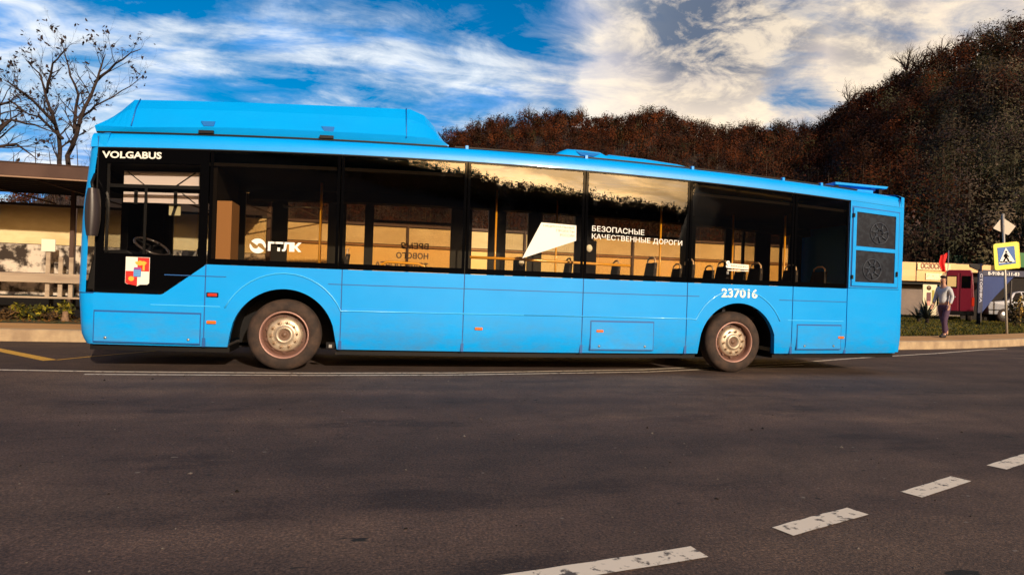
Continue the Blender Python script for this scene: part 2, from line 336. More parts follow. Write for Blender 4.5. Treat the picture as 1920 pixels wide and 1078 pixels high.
k = MB(); k.grid([[(x, ky(x)+.2, .206) for x in xs], [(x, ky(x)+1.5, .215) for x in xs]], False); tag(k.build('pavement', PAV), kind='structure')
def lz(x, y): return .22+.2*max(0., min(1., (x-14)/16))*max(0, min(1, (y-ky(x)-1.5)/6))+.0*x
GRASSG = mat('verge_soil', (.055, .045, .02), .95, noise=(1.4, (.05, .075, .012), 6, .4, .6), bump=(15, .5))
k = MB(); offs = [1.5, 2.2, 3, 5, 8, 12, 18, 26, 40, 60]
k.grid([[(x, ky(x)+o, lz(x, ky(x)+o)) for x in xs] for o in offs], True); tag(k.build('verge', GRASSG), kind='structure')
# far side pavement behind the camera
k = MB(); k.grid([[(x, -13, .0) for x in xs[::4]], [(x, -13, .15) for x in xs[::4]], [(x, -18, .15) for x in xs[::4]]], False); tag(k.build('opposite_pavement', PAV), kind='structure')
def paint(name, col, wear):
    m = mat(name, col, .7); t = m.node_tree; b = t.nodes['Principled BSDF']; n = t.nodes.new('ShaderNodeTexNoise'); n.inputs['Scale'].default_value = 14; n.inputs['Detail'].default_value = 8; n.inputs['Roughness'].default_value = .7
    tcn = t.nodes.new('ShaderNodeTexCoord'); t.links.new(tcn.outputs['Object'], n.inputs[0]); rr = t.nodes.new('ShaderNodeValToRGB')
    rr.color_ramp.elements[0].position = wear-.03; rr.color_ramp.elements[1].position = wear+.04; rr.color_ramp.elements[0].color = (.09, .075, .065, 1); rr.color_ramp.elements[1].color = tuple(col)+(1,)
    t.links.new(n.outputs[0], rr.inputs[0]); t.links.new(rr.outputs[0], b.inputs['Base Color']); return m
PW = paint('road_paint_white', (.76, .67, .54), .415); PY = paint('road_paint_yellow', (.68, .38, .05), .38)
def strip(name, pts, w, m, jag=0):
    """a painted line along pts, w wide"""
    P = [Vector((p[0], p[1], .004)) for p in pts]; a = []; b = []
    for i, p in enumerate(P):
        t = (P[min(i+1, len(P)-1)]-P[max(i-1, 0)]).normalized(); nrm = Vector((-t.y, t.x, 0)); j = random.uniform(-jag, jag)
        a.append(p+nrm*(w/2+j)); b.append(p-nrm*(w/2-j*.5))
    q = MB(); q.grid([a, b], False); return q
dash = [((4.05, -6.40), (5.36, -6.175)), ((5.92, -6.0), (6.56, -5.78)), ((7.14, -5.56), (7.80, -5.30)), ((8.36, -5.08), (9.08, -4.80)), ((9.75, -4.5), (10.5, -4.2)), ((11.2, -3.9), (12.0, -3.6))]
for i, (a, b) in enumerate(dash):
    A, B_ = Vector(a), Vector(b); n = 12; P = [A+(B_-A)*(j/n) for j in range(n+1)]
    if i == 0: P = [Vector((3.6, -6.45))]+P
    o = strip('d', P, .125, PW, .004).build('lane_dash', PW); tag(o, kind='structure')
for nm, pts, w, m in (('edge_line', [(-40, .35), (-10, .25), (-1, .12), (.7, -.06), (3.2, -.13), (5, -.05), (8, .4), (11.5, 1.5), (13.6, 2.4), (17, 3.7), (19.7, 4.86), (21, 5.3)], .07, PW),
                      ('edge_line', [(-20, -.25), (-6, -.24), (-2.0, -.25)], .06, PW),
                      ('edge_line', [(.55, -.30), (3.2, -.34), (4.9, -.27), (8, .15), (11.5, 1.2)], .06, PW),
                      ('bay_line', [(-2.45, 3.2), (-.40, 1.08)], .17, PY), ('bay_line', [(-.34, 1.12), (-.05, 1.62), (.6, 2.6)], .05, PY)):
    P = []
    for (x0, y0), (x1, y1) in zip(pts, pts[1:]):
        n = max(2, int(abs(x1-x0)*2)); P += [(x0+(x1-x0)*j/n, y0+(y1-y0)*j/n) for j in range(n)]
    P.append(pts[-1]); tag(strip('l', P, w, m, .003).build(nm, m), kind='structure')
# grit, chips of stone and torn leaves lying on the road
n = 1300; rs = np.random.RandomState(21); X_ = rs.uniform(-3, 12, n); Y_ = -7.6+rs.rand(n)**.8*7.5; an = rs.uniform(0, 6.28, n); s_ = rs.uniform(.003, .010, n)*(1+1.3*(rs.rand(n) > .96)); hh = s_*rs.uniform(.2, .7, n)
V = np.concatenate([np.stack([X_+np.cos(an+k*1.571)*s_*(1, .6, .9, .7)[k], Y_+np.sin(an+k*1.571)*s_*(1, .6, .9, .7)[k], np.zeros(n)+.001], 1)[:, None] for k in range(4)]+[np.stack([X_, Y_, hh+.002], 1)[:, None]], 1).reshape(-1, 3)
F = (np.arange(n)[:, None, None]*5+np.array([[0, 1, 4], [1, 2, 4], [2, 3, 4], [3, 0, 4]])[None]).reshape(-1, 3)
C = np.repeat(np.array([(.20, .17, .14), (.02, .016, .012), (.14, .11, .09), (.03, .02, .012)])[rs.randint(0, 4, n)], 5, 0); MATS['leaf'] = leafmat('leaf')
tag(stuff_mesh('grit', V, F, MATS['leaf'], cols=np.concatenate([C, np.ones((5*n, 1))], 1)), 'scattered grit and small stones lying on the asphalt in the foreground', 'grit', kind='stuff')
# grass on the verge
def grass_field(name, label_, x0, x1, off0, off1, n, cols, h=.09):
    rs = np.random.RandomState(3); x = rs.uniform(x0, x1, n); o = off0+(off1-off0)*rs.rand(n)**1.3
    y = np.array([ky(a) for a in x])+o; z = np.array([lz(a, b) for a, b in zip(x, y)])
    an = rs.uniform(0, 2*np.pi, n); hh = h*rs.uniform(.5, 1.5, n); w = rs.uniform(.012, .03, n)
    V = np.zeros((n, 3, 3)); V[:, 0] = np.stack([x-np.cos(an)*w, y-np.sin(an)*w, z-.01], 1); V[:, 1] = np.stack([x+np.cos(an)*w, y+np.sin(an)*w, z-.01], 1)
    V[:, 2] = np.stack([x+rs.normal(0, .04, n), y+rs.normal(0, .04, n), z+hh], 1)
    c = np.array(cols)[rs.randint(0, len(cols), n)]*rs.uniform(.7, 1.3, (n, 1)); C = np.concatenate([np.repeat(c, 3, 0), np.ones((3*n, 1))], 1)
    return tag(stuff_mesh(name, V.reshape(-1, 3), np.arange(3*n).reshape(-1, 3), MATS['leaf'], cols=C), label_, 'grass', kind='stuff')
grass_field('grass', 'short olive green grass on the verge behind the kerb', 17, 46, 1.55, 12, 42000, [(.085, .075, .010), (.12, .09, .012), (.05, .055, .010)], h=.05)

#@@HILL
# ------------------------------------------------------------------ hills
RID = [(-600, 420, 300), (-200, 430, 300), (0, 400, 300), (180, 330, 300), (500, 300, 280), (700, 290, 260), (845, 268, 250), (900, 252, 245), (960, 240, 240), (1060, 236, 235), (1150, 246, 230), (1210, 232, 225), (1240, 230, 225), (1290, 252, 222), (1340, 268, 218), (1430, 268, 212), (1500, 268, 205), (1550, 258, 198), (1600, 218, 190), (1650, 198, 182), (1700, 170, 172), (1740, 150, 165), (1790, 131, 158), (1840, 112, 152), (1900, 88, 148), (1960, 70, 145), (2100, 40, 140), (2600, -30, 140)]
AZ = []; EL = []; RR = []
for px, py, rr_ in RID:
    d = ray(px, py); AZ.append(math.atan2(d.x, d.y)); EL.append(d.z/math.hypot(d.x, d.y)); RR.append(rr_)
AZ = np.array(AZ); EL = np.array(EL); RR = np.array(RR, float)
rs = np.random.RandomState(11)
def hill_h(az, r):
    e = np.interp(az, AZ, EL); Rg = np.interp(az, AZ, RR); r0 = np.interp(az, [AZ[6], AZ[-6]], [75, 50]); H = e*Rg+CAM.z
    t = np.clip((r-r0)/(Rg-r0), 0, 1.6); up_ = np.where(t < 1, t**.85*(1-.12*(1-t)), 1-(t-1)*.35)
    bump = 1.2*np.sin(r*.13+az*17)+1.0*np.sin(r*.07-az*41)+.6*np.sin(az*120+r*.05)
    return np.maximum(.1, H*up_+bump*np.clip(t*(1-t)*3, 0, 1))
az = np.linspace(AZ[0], AZ[-1], 220); rad = np.concatenate([np.linspace(45, 260, 60), np.linspace(270, 420, 10)])
A_, R_ = np.meshgrid(az, rad); Z_ = hill_h(A_, R_)-.35*(R_ < 50)
P = np.stack([CAM.x+np.sin(A_)*R_, CAM.y+np.cos(A_)*R_, Z_], -1)
hm = MB(); hm.grid([[tuple(p) for p in row] for row in P], True)
HILLM = mat('hill_soil', (.030, .016, .008), .95, noise=(.06, (.060, .032, .014), 8, .35, .65), bump=(.6, .6))
tag(hm.build('hill', HILLM, fix=False), kind='structure')
def forest(name, label_, N_, azr, tr, seed, palette, Q=120, hgt=(4.5, 8), qs=(.14, .34), fol=1., fn=hill_h, C0=None, sy=1):
    C0 = C0 or CAM
    rs = np.random.RandomState(seed); a = rs.uniform(azr[0], azr[1], N_); Rg = np.interp(a, AZ, RR) if fn is hill_h else tr[2]*np.ones(N_)
    t = rs.uniform(tr[0], tr[1], N_); r0 = 52; r = r0+(Rg-r0)*t; z = fn(a, r); x = C0.x+np.sin(a)*r; y = C0.y+sy*np.cos(a)*r
    h = rs.uniform(hgt[0], hgt[1], N_); w = h*rs.uniform(.28, .42, N_)
    u = rs.normal(size=(N_, Q, 3)); u /= np.linalg.norm(u, axis=2, keepdims=True)
    lob = rs.normal(size=(N_, 5, 3)); lob /= np.linalg.norm(lob, axis=2, keepdims=True); k = rs.randint(0, 5, (N_, Q))
    L_ = lob[np.arange(N_)[:, None], k]*.55; c = L_+u*(rs.rand(N_, Q, 1)**.5)*.52
    cen = np.stack([x[:, None]+c[..., 0]*w[:, None], y[:, None]+c[..., 1]*w[:, None], z[:, None]+h[:, None]*(.58+c[..., 2]*.42)], -1)
    s = rs.uniform(qs[0], qs[1], (N_, Q, 1))*np.clip(r/170., .42, 1.1)[:, None, None]; e1 = rs.normal(size=(N_, Q, 3)); e1 /= np.linalg.norm(e1, axis=2, keepdims=True); e2 = np.cross(e1, rs.normal(size=(N_, Q, 3))); e2 /= np.linalg.norm(e2, axis=2, keepdims=True)
    nn_ = c+L_*.6+np.array([0, 0, .25])+rs.normal(0, .10, c.shape); nn_ /= np.linalg.norm(nn_, axis=2, keepdims=True)
    e1 = np.cross(nn_, e1); e1 /= np.linalg.norm(e1, axis=2, keepdims=True); e2 = np.cross(nn_, e1); e1 = e1+nn_*rs.uniform(-.35, .35, (N_, Q, 1)); e2 = e2+nn_*rs.uniform(-.35, .35, (N_, Q, 1))
    V = np.stack([cen-e1*s*1.2, cen-e2*s*.9, cen+e1*s*1.0], 2); fn_ = np.cross(V[:, :, 1]-V[:, :, 0], V[:, :, 2]-V[:, :, 0]); bad = (fn_*nn_).sum(2) < 0; V[bad] = V[bad][:, ::-1]; V = V.reshape(-1, 3)
    nn_ = np.repeat(nn_.reshape(-1, 3), 3, 0)
    pal = np.array(palette(a, (r-r0)/(Rg-r0), rs)); cc = np.repeat(pal*fol, Q*3, 0)*np.repeat(rs.uniform(.9, 1.1, (N_*Q, 1)), 3, 0)*np.repeat(rs.uniform(.55, 1.35, (N_, 1)), Q*3, 0)
    # trunks: thin three-sided spikes
    T = np.zeros((N_, 3, 3, 3)); tw = h*.012
    for i in range(3):
        q = 2*math.pi*i/3; q2 = q+2.1
        T[:, i, 0] = np.stack([x+np.cos(q)*tw, y+np.sin(q)*tw, z-.3], 1); T[:, i, 1] = np.stack([x+np.cos(q2)*tw, y+np.sin(q2)*tw, z-.3], 1); T[:, i, 2] = np.stack([x, y, z+h*.85], 1)
    V = np.concatenate([V, T.reshape(-1, 3)]); tcg = np.repeat(np.array([[.060, .042, .030]])*rs.uniform(.2, 1., (N_, 1))**2*1.6, 9, 0); cc = np.concatenate([cc, tcg])
    cc = np.concatenate([cc, np.ones((len(cc), 1))], 1); nn_ = np.concatenate([nn_, np.tile([[0, -1., 0]], (N_*9, 1))])
    return tag(stuff_mesh(name, V, np.arange(len(V)).reshape(-1, 3), MATS['leaf'], cols=cc, nrm=nn_), label_, 'forest', kind='stuff')
azp = lambda px: math.atan2(ray(px, 300).x, ray(px, 300).y)
def pal_front(a, t, rs):
    n = len(a); base = np.array([[.052, .013, .003], [.080, .020, .004], [.022, .008, .003], [.036, .014, .004]])[rs.randint(0, 4, n)]
    ol = np.array([[.075, .062, .032], [.105, .078, .052], [.042, .042, .022], [.065, .042, .038]])[rs.randint(0, 4, n)]
    f = np.clip((a-azp(1660))/(azp(1800)-azp(1660)), 0, 1)*np.clip(1.15-t*1.1, 0, 1)
    pick = rs.rand(n) < f*.9; base[pick] = ol[pick]; g_ = rs.rand(n) < .07; base[g_] = [.030, .028, .010]; return base
forest('forest', 'red brown autumn woodland covering the hill behind the bus', 4600, (azp(560), azp(2080)), (.0, 1.12), 5, pal_front)
forest('forest', 'dense olive and brown thicket on the lower slope behind the shop', 420, (azp(1600), azp(2080)), (.0, .5), 15, pal_front, Q=420)
forest('forest', 'low distant woodland on the slope left of the bus', 500, (azp(-200), azp(560)), (.4, 1.1), 6, pal_front, Q=60)

# hill and trees behind the camera (mirrored in the bus windows)
BAZ = [(-1.1, .22), (-.5, .27), (-.21, .28), (-.04, .245), (.02, .232), (.08, .222), (.15, .212), (.255, .190), (.338, .184), (.42, .168), (.545, .150), (.562, .25), (.62, .27), (.9, .25), (1.3, .2)]
BA = np.array([b[0] for b in BAZ]); BE = np.array([b[1] for b in BAZ])
def back_h(az, r):
    H = np.interp(az, BA, BE)*170; t = np.clip((r-60)/110, 0, 2); return np.where(t < 1, H*t, H*(1-(t-1)*.3))+1
az = np.linspace(-1.1, 1.3, 300); rad = np.linspace(58, 240, 30); A_, R_ = np.meshgrid(az, rad); Z_ = back_h(A_, R_)-3
P = np.stack([CAM.x+np.sin(A_)*R_, CAM.y-np.cos(A_)*R_, Z_], -1)
hm = MB(); hm.grid([[tuple(p) for p in row] for row in P], True); tag(hm.build('hill', HILLM, fix=False), kind='structure')
forest('forest', 'dark woodland on the hill across the road mirrored in the bus windows', 1500, (-.9, 1.1), (.2, 1.0), 9, lambda a, t, rs: np.array([[.03, .018, .008]]*len(a)), Q=60, fn=back_h, sy=-1) if False else None

def back_forest():
    n = 2600; rs = np.random.RandomState(9); a = rs.uniform(-.9, 1.1, n); r = rs.uniform(130, 171, n); z = back_h(a, r)-3.6; x = CAM.x+np.sin(a)*r; y = CAM.y-np.cos(a)*r; Q = 60
    h = rs.uniform(2.2, 4.2, n); u = rs.normal(size=(n, Q, 3)); u /= np.linalg.norm(u, axis=2, keepdims=True); c = u*(rs.rand(n, Q, 1)**.4)*.5
    cen = np.stack([x[:, None]+c[..., 0]*h[:, None]*.7, y[:, None]+c[..., 1]*h[:, None]*.7, z[:, None]+h[:, None]*(.5+c[..., 2])], -1)
    V = np.stack([cen+rs.normal(0, .22, (n, Q, 3)) for _ in range(3)], 2).reshape(-1, 3)
    cc = np.concatenate([np.repeat(np.array([[.012, .008, .005]])*rs.uniform(.6, 1.5, (n*Q, 1)), 3, 0), np.ones((n*Q*3, 1))], 1)
    tag(stuff_mesh('forest', V, np.arange(len(V)).reshape(-1, 3), MATS['leaf'], cols=cc), 'dark woodland on the hill across the road behind the viewer', 'forest', kind='stuff')
back_forest()

#@@BUS
# ------------------------------------------------------------------ bus (X 0.33 front .. 12.45 rear, Y 0 near side .. 2.5, nominal Z)
BUS = thing('city_bus', (6.4, 1.25, 0), 'cyan blue low-floor city bus with black window band parked along the road edge', 'bus')
BUSPARTS = []
def camber(o):
    q = org(o); me = o.data
    n = len(me.vertices); c = np.zeros(n*3, np.float32); me.vertices.foreach_get('co', c); c = c.reshape(-1, 3)
    X = c[:, 0]+q.x; Z = c[:, 2]+q.z; b = 4*(X/12.2)*(1-X/12.2); c[:, 2] += b*np.interp(Z, [.33, 1.39, 2.77], [-.055, 0, .2128]); me.vertices.foreach_set('co', c.ravel()); me.update(); return o
def bp(mb, name, m, parent=None, label=None, **k):
    o = camber(mb.build(name, m, parent or BUS, **k))
    if label: o['label'] = label
    return o
def btext(body, name, m, x0, x1, z0, z1, y=-.012, parent=None, label=None, sl=0., **k):
    o = text(body, name, m, x1-x0, z1-z0, lambda a, b: (x0+a, y, z0+b+sl*a), parent or BUS, **k); camber(o)
    if label: o['label'] = label
    return o
FW, RW, WZ, WR, AR = 2.75, 9.42, .48, .475, .66     # wheels and arches
XF, XR, ZS, ZW, ZT = .42, 12.38, .345, 1.375, 2.745
def arch(x):
    z = ZS
    for c in (FW, RW):
        d = abs(x-c)
        if d < AR: z = max(z, .44+math.sqrt(AR*AR-d*d))
    return z
def sy(z): return .05*max(0, (.6-z)/.3)**2
def side_panel(x0, x1, zt=lambda x: ZW, name='side_panel', y=0., far=False):
    n = max(2, int((x1-x0)/.03)); q = MB(); rows = []
    zs = [0, .04, .12, .25, .5, .75, 1]
    X = [x0+(x1-x0)*i/n for i in range(n+1)]
    def sgn(v): return 2.5-v if far else v
    for f in zs: rows.append([(x, sgn(sy(max(arch(x), ZS)+(zt(x)-arch(x))*f)), arch(x)+(zt(x)-arch(x))*f) for x in X])
    q.grid(rows); q.grid([rows[0], [(a, sgn(sgn(b)+.09) if False else (b-.09 if far else b+.09), c) for a, b, c in rows[0]]], False)
    # edges turned inward so every sheet has depth
    q.grid([[r[0] for r in rows], [(r[0][0], r[0][1]+(-.03 if far else .03), r[0][2]) for r in rows]], False); q.grid([[r[-1] for r in rows], [(r[-1][0], r[-1][1]+(-.03 if far else .03), r[-1][2]) for r in rows]], False)
    q.grid([rows[-1], [(a, b+(-.03 if far else .03), c) for a, b, c in rows[-1]]], False)
    return q
seams = [1.782, 3.475, 5.13, 6.88, 8.54, 10.36, 11.355]
def cabtop(x): return .978+(1.375-.978)*max(0, min(1, (x-1.276)/(1.79-1.276)))
G2 = .007
bp(side_panel(.505, seams[0]-G2, cabtop), 'side_panel', CY)
for a, b in zip(seams[:-1], seams[1:]): bp(side_panel(a+G2, b-G2), 'side_panel', CY)
bp(side_panel(seams[-1]+G2, 12.33, lambda x: 1.385), 'side_panel', CY)
# seam backing, dark
for s_ in seams[:-1]: bp(MB().box(s_-.02, s_+.02, .012, .028, max(ZS, arch(s_)), ZW), 'panel_gap', CYD)
bp(MB().box(seams[-1]-.02, seams[-1]+.02, .022, .04, ZS, 2.72), 'panel_gap', CYD)
# dark crease lines and bright mouldings
def hline(x0, x1, z, t, m, name, y=-.004, d=.01, n=None):
    q = MB(); q.bxl(x0, x1, y, y+d, z-t/2, z+t/2, n or max(2, int((x1-x0)/.4))); return bp(q, name, m)
hline(1.30, FW-.72, 1.228, .010, CYD, 'crease'); hline(FW+.55, RW-.68, 1.183, .010, CYD, 'crease'); hline(RW+.70, 11.34, 1.165, .010, CYD, 'crease')
def flare(c, x0, x1):
    q = MB(); pts = []
    if x0 is not None: pts += [(x0, .853), (c-.80, .853)]
    for i in range(17):
        a = math.pi*(.86-.72*i/16); pts.append((c+math.cos(a)*.80, .50+math.sin(a)*.80))
    if x1 is not None: pts += [(c+.86, .845), (x1, .853)]
    q.tube([(a, -.004, b) for a, b in pts], .009, 6); return bp(q, 'wheel_arch_moulding', CYL)
flare(FW, None, 6.0); flare(RW, 6.0, None); hline(1.15, FW-.78, .853, .011, CYL, 'moulding'); hline(RW+.86, 11.3, .86, .011, CYL, 'moulding')
# lower hatch panels
def hatch(x0, x1, z0, z1, parent=None):
    q = MB(); q.bxl(x0, x1, -.010, .004, z0, z1, 6); o = bp(q, 'service_hatch', CY, bevel=.004)
    q = MB(); q.bxl(x0-.012, x1+.012, -.0035, .002, z1, z1+.022, 6); q.bxl(x0-.012, x1+.012, -.0035, .002, z0-.014, z0, 6); q.box(x0-.012, x0, -.0035, .002, z0, z1); q.box(x1, x1+.012, -.0035, .002, z0, z1); bp(q, 'hatch_gap', CYD, o)
    for x in (x0+.13, x1-.13):
        q = MB(); q.lathe([(.0, -.020), (.016, -.018), (.018, -.008)], (x, 0, z0+.045), 12); bp(q, 'latch', STEEL, o)
    return o
hatch(.525, 1.735, .385, .745); hatch(10.46, 11.25, .42, .78); hatch(7.02, 8.0, .40, .78)
q = MB(); q.box(3.30, 3.41, -.006, .004, .36, .44); o = bp(q, 'jacking_point', BLK); q = MB(); q.box(3.335, 3.375, -.012, -.004, .37, .41); bp(q, 'cover', STEEL, o)
for z, m, nm in ((.997, REDL, 'side_reflector'), (.655, ORG, 'side_marker_lamp')):
    q = MB(); q.box(1.80, 1.945, -.012, .002, z-.03, z+.03); o = bp(q, 'lamp_bezel', BLK, bevel=.008) if z > .9 else None
    q = MB(); q.box(1.815, 1.93, -.026, -.008, z-.020, z+.020); bp(q, nm, m, bevel=.008)
for x, z in ((5.3, .655), (7.1, .655), (11.2, .60)):
    q = MB(); q.box(x, x+.11, -.020, -.002, z-.018, z+.018); bp(q, 'side_marker_lamp', ORG, bevel=.007)
# cantrail, roof
def cant(z): return [(.0, 2.748), (.004, 2.80), (.018, 2.86), (.045, 2.905), (.09, 2.935), (.17, 2.95)]
XS = [XF+(XR-XF)*i/60 for i in range(61)]
q = MB(); q.grid([[(x, y, z) for x in XS] for y, z in cant(0)]); q.grid([[(x, .0, 2.748) for x in XS], [(x, .08, 2.748) for x in XS]], False); bp(q, 'cantrail', CY)
q = MB(); q.grid([[(x, 2.5-y, z) for x in XS] for y, z in cant(0)]); bp(q, 'cantrail', CY)
q = MB(); q.grid([[(x, y, z) for x in XS] for y, z in ((.17, 2.95), (.5, 2.975), (1.25, 2.99), (2.0, 2.975), (2.33, 2.95))]); bp(q, 'roof', CY)
q = MB(); q.bxl(.5, 12.3, .004, .012, 2.736, 2.747, 30); bp(q, 'drip_seal', BLK)
q = MB(); q.bxl(4.95, 8.9, .13, .16, 2.953, 2.972, 16); q.bxl(8.9, 11.6, .13, .16, 2.953, 2.972, 12); bp(q, 'roof_rail', BLK)
for x in (5.12, 6.9, 8.62, 10.2, 10.9):
    q = MB(); q.box(x-.02, x+.02, .10, .17, 2.935, 2.985); bp(q, 'rail_bracket', CY)
# front shell: corner strip + face, swept in plan and by height
def fx(z): return .315+np.interp(z, [.33, .45, .99, 1.95, 2.75, 2.90], [.10, .045, 0, .012, .085, .12])
PL = [(.19, 0.), (.10, .004), (.05, .02), (.0, .075), (-.055, .22), (-.13, .5), (-.19, .85), (-.21, 1.25)]
PLF = PL+[(a, 2.5-b) for a, b in reversed(PL[:-1])]
def shell(z0, z1, name, m, n=10, sub=None, i0=0, i1=None, inset=0.):
    q = MB(); pl = PLF[i0:i1]; zsx = [z0+(z1-z0)*k/n for k in range(n+1)]
    q.grid([[(fx(z)+a+inset, sy(z)*(1-b/1.25)+b, z) for a, b in pl] for z in zsx]); return bp(q, name, m)
bp_front = shell(.345, .965, 'front_bumper', CY)
shell(.965, .98, 'bumper_gap', CYD, 1, inset=.006)
nP = len(PLF)
q = shell(.98, 2.745, 'front_pillar', CY, i0=1, i1=6); shell(.98, 2.745, 'front_pillar', BGL, i0=nP-6, i1=nP-1)
shell(.98, 1.12, 'front_mask', CY, 2, i0=5, i1=nP-5)
shell(1.12, 2.40, 'windscreen', GLC, i0=5, i1=nP-5); shell(2.40, 2.745, 'destination_display', BGL, 4, i0=5, i1=nP-5)
shell(2.752, 2.90, 'front_dome', CY, 4)
q = MB(); q.grid([[(fx(2.90)+a+.0, b, 2.90) for a, b in PLF], [(fx(2.9)+a*.6+.06, .09+b*.93, 2.945) for a, b in PLF], [(.75, .17+b*.864, 2.952) for a, b in PLF]]); bp(q, 'front_dome', CY)
for x in (.5, 12.3): bp(MB().box(x-.004, x+.004, -.001, .05, 2.752, 2.88), 'dome_gap', CYD)
for y in (.55, 1.95):
    q = MB(); q.lathe([(0, -.01), (.08, -.005), (.10, .03)], (.20, y, .72), 16, 'x'); bp(q, 'headlamp', STEEL)
q = MB()
PLB = [(0, 0), (.06, .008), (.10, .04), (.12, .10), (.125, 1.25)]; PLB += [(a, 2.5-b) for a, b in reversed(PLB[:-1])]
q.grid([[(12.33+a, sy(z)*(1-b/1.25)+b, z) for a, b in PLB] for z in [.36+(2.92-.36)*k/10 for k in range(11)]]); bp(q, 'rear_panel', CY)
q = MB(); q.grid([[(12.33+a, b, 2.92) for a, b in PLB], [(12.30+a*.6, .05+b*.96, 2.95) for a, b in PLB], [(12.1, .17+b*.86, 2.955) for a, b in PLB]]); bp(q, 'rear_dome', CY)
q = MB(); q.box(12.456, 12.47, .6, 1.9, 1.7, 2.5); bp(q, 'rear_window', BGL)
for y in (.22, 2.28):
    q = MB(); q.box(12.455, 12.475, y-.08, y+.08, .9, 1.3); bp(q, 'tail_lamp', REDL)
# rear engine bay door with two mesh grilles
q = MB(); q.grid([[(11.372, sy(z)+.0, z), (12.33, sy(z), z)] for z in [1.392+(2.745-1.392)*k/8 for k in range(9)]]); bp(q, 'rear_quarter_panel', CY)
def frame(mb, x0, x1, z0, z1, w, y0, y1):
    f = lambda z: sy(z)
    for a, b, c, d in ((x0, x1, z1-w, z1), (x0, x1, z0, z0+w), (x0, x0+w, z0+w, z1-w), (x1-w, x1, z0+w, z1-w)):
        mb.add([(a, y0+f(c), c), (b, y0+f(c), c), (b, y1+f(c), c), (a, y1+f(c), c), (a, y0+f(d), d), (b, y0+f(d), d), (b, y1+f(d), d), (a, y1+f(d), d)], [(0, 3, 2, 1), (4, 5, 6, 7), (0, 1, 5, 4), (1, 2, 6, 5), (2, 3, 7, 6), (3, 0, 4, 7)])
    return mb
q = frame(MB(), 11.40, 12.31, 1.41, 2.665, .012, -.004, .01); bp(q, 'door_gap', CYD)
door = bp(frame(MB(), 11.42, 12.29, 1.425, 2.645, .062, -.016, .01), 'engine_bay_door', CY, bevel=.004)
q = MB(); q.add([(11.48, -.014+sy(1.98), 1.985), (12.23, -.014+sy(1.98), 1.985), (12.23, .01+sy(1.98), 1.985), (11.48, .01+sy(1.98), 1.985), (11.48, -.014+sy(2.05), 2.045), (12.23, -.014+sy(2.05), 2.045), (12.23, .01+sy(2.05), 2.045), (11.48, .01+sy(2.05), 2.045)], [(0, 3, 2, 1), (4, 5, 6, 7), (0, 1, 5, 4), (1, 2, 6, 5), (2, 3, 7, 6), (3, 0, 4, 7)]); bp(q, 'crossbar', CY, door)
GRM = mat('grille_mesh', (.006, .008, .016), .5, spec=.2, noise=(14, (.016, .022, .034), 4, .45, .6))
for z0, z1 in ((2.05, 2.585), (1.485, 1.98)):
    q = MB(); q.add([(11.482, -.005, z0), (12.228, -.005, z0), (12.228, -.005, z1), (11.482, -.005, z1), (11.482, sy(z0)+.02, z0), (12.228, sy(z0)+.02, z0), (12.228, sy(z1)+.02, z1), (11.482, sy(z1)+.02, z1)], [(0, 1, 2, 3), (4, 7, 6, 5), (0, 4, 5, 1), (3, 2, 6, 7), (0, 3, 7, 4), (1, 5, 6, 2)])
    gq = bp(q, 'grille', GRM, door); q = MB(); zc = (z0+z1)/2-.04
    for rr in (.07, .17): q.tube([(11.80+.12*(z0 > 2)+math.cos(a)*rr, sy(zc)-.008, zc+math.sin(a)*rr) for a in [2*math.pi*i/20 for i in range(21)]], .010, 5)
    for i in range(7):
        a = 2*math.pi*i/7; cx0 = 11.80+.12*(z0 > 2); q.tube([(cx0+math.cos(a)*.05, sy(zc)-.008, zc+math.sin(a)*.05), (cx0+math.cos(a+.3)*.16, sy(zc)-.008, zc+math.sin(a+.3)*.16)], [.02, .012], 5)
    bp(q, 'fan_guard', mat('grille_grey', (.020, .028, .045), .6), gq)
for z in (1.56, 2.52):
    q = MB(); q.box(11.405, 11.435, -.03, -.005, z-.03, z+.03); bp(q, 'hinge', BLK, door)
q = MB(); q.box(12.25, 12.275, -.035, -.012, 1.60, 1.68); bp(q, 'latch', BLK, door)
# near side windows: a black bordered pane each
wseams = [.50, 1.79, 3.42, 5.13, 6.87, 8.54, 10.35, 11.352]
def near_window(x0, x1, b, bz0, bz1):
    q = MB(); q = frame(q, x0+.008, x1-.008, 1.392, 2.722, .001, 0, 0) if False else MB()
    def quad(a, c, z0, z1):
        nx = 6; zz_ = [z0, (z0+z1)/2, z1]
        q.grid([[(a+(c-a)*i/nx, sy(z), z) for i in range(nx+1)] for z in zz_]); q.grid([[(a+(c-a)*i/nx, sy(z)+.012, z) for i in range(nx+1)] for z in zz_])
    quad(x0+.007, x1-.007, 1.380, 1.392+bz0); quad(x0+.007, x1-.007, 2.735-bz1, 2.735); quad(x0+.007, x0+b[0], 1.392+bz0, 2.735-bz1); quad(x1-b[1], x1-.007, 1.392+bz0, 2.735-bz1)
    w = bp(q, 'window', BGL)
    q = MB(); za, zb = 1.392+bz0, 2.735-bz1; a, c = x0+b[0], x1-b[1]
    q.grid([[(a+(c-a)*i/6, sy(za+(zb-za)*j/4)+.004, za+(zb-za)*j/4) for i in range(7)] for j in range(5)]); bp(q, 'pane', GL, w); return w
for i in range(1, 7): near_window(wseams[i], wseams[i+1], (.045, .045), .055, .015)
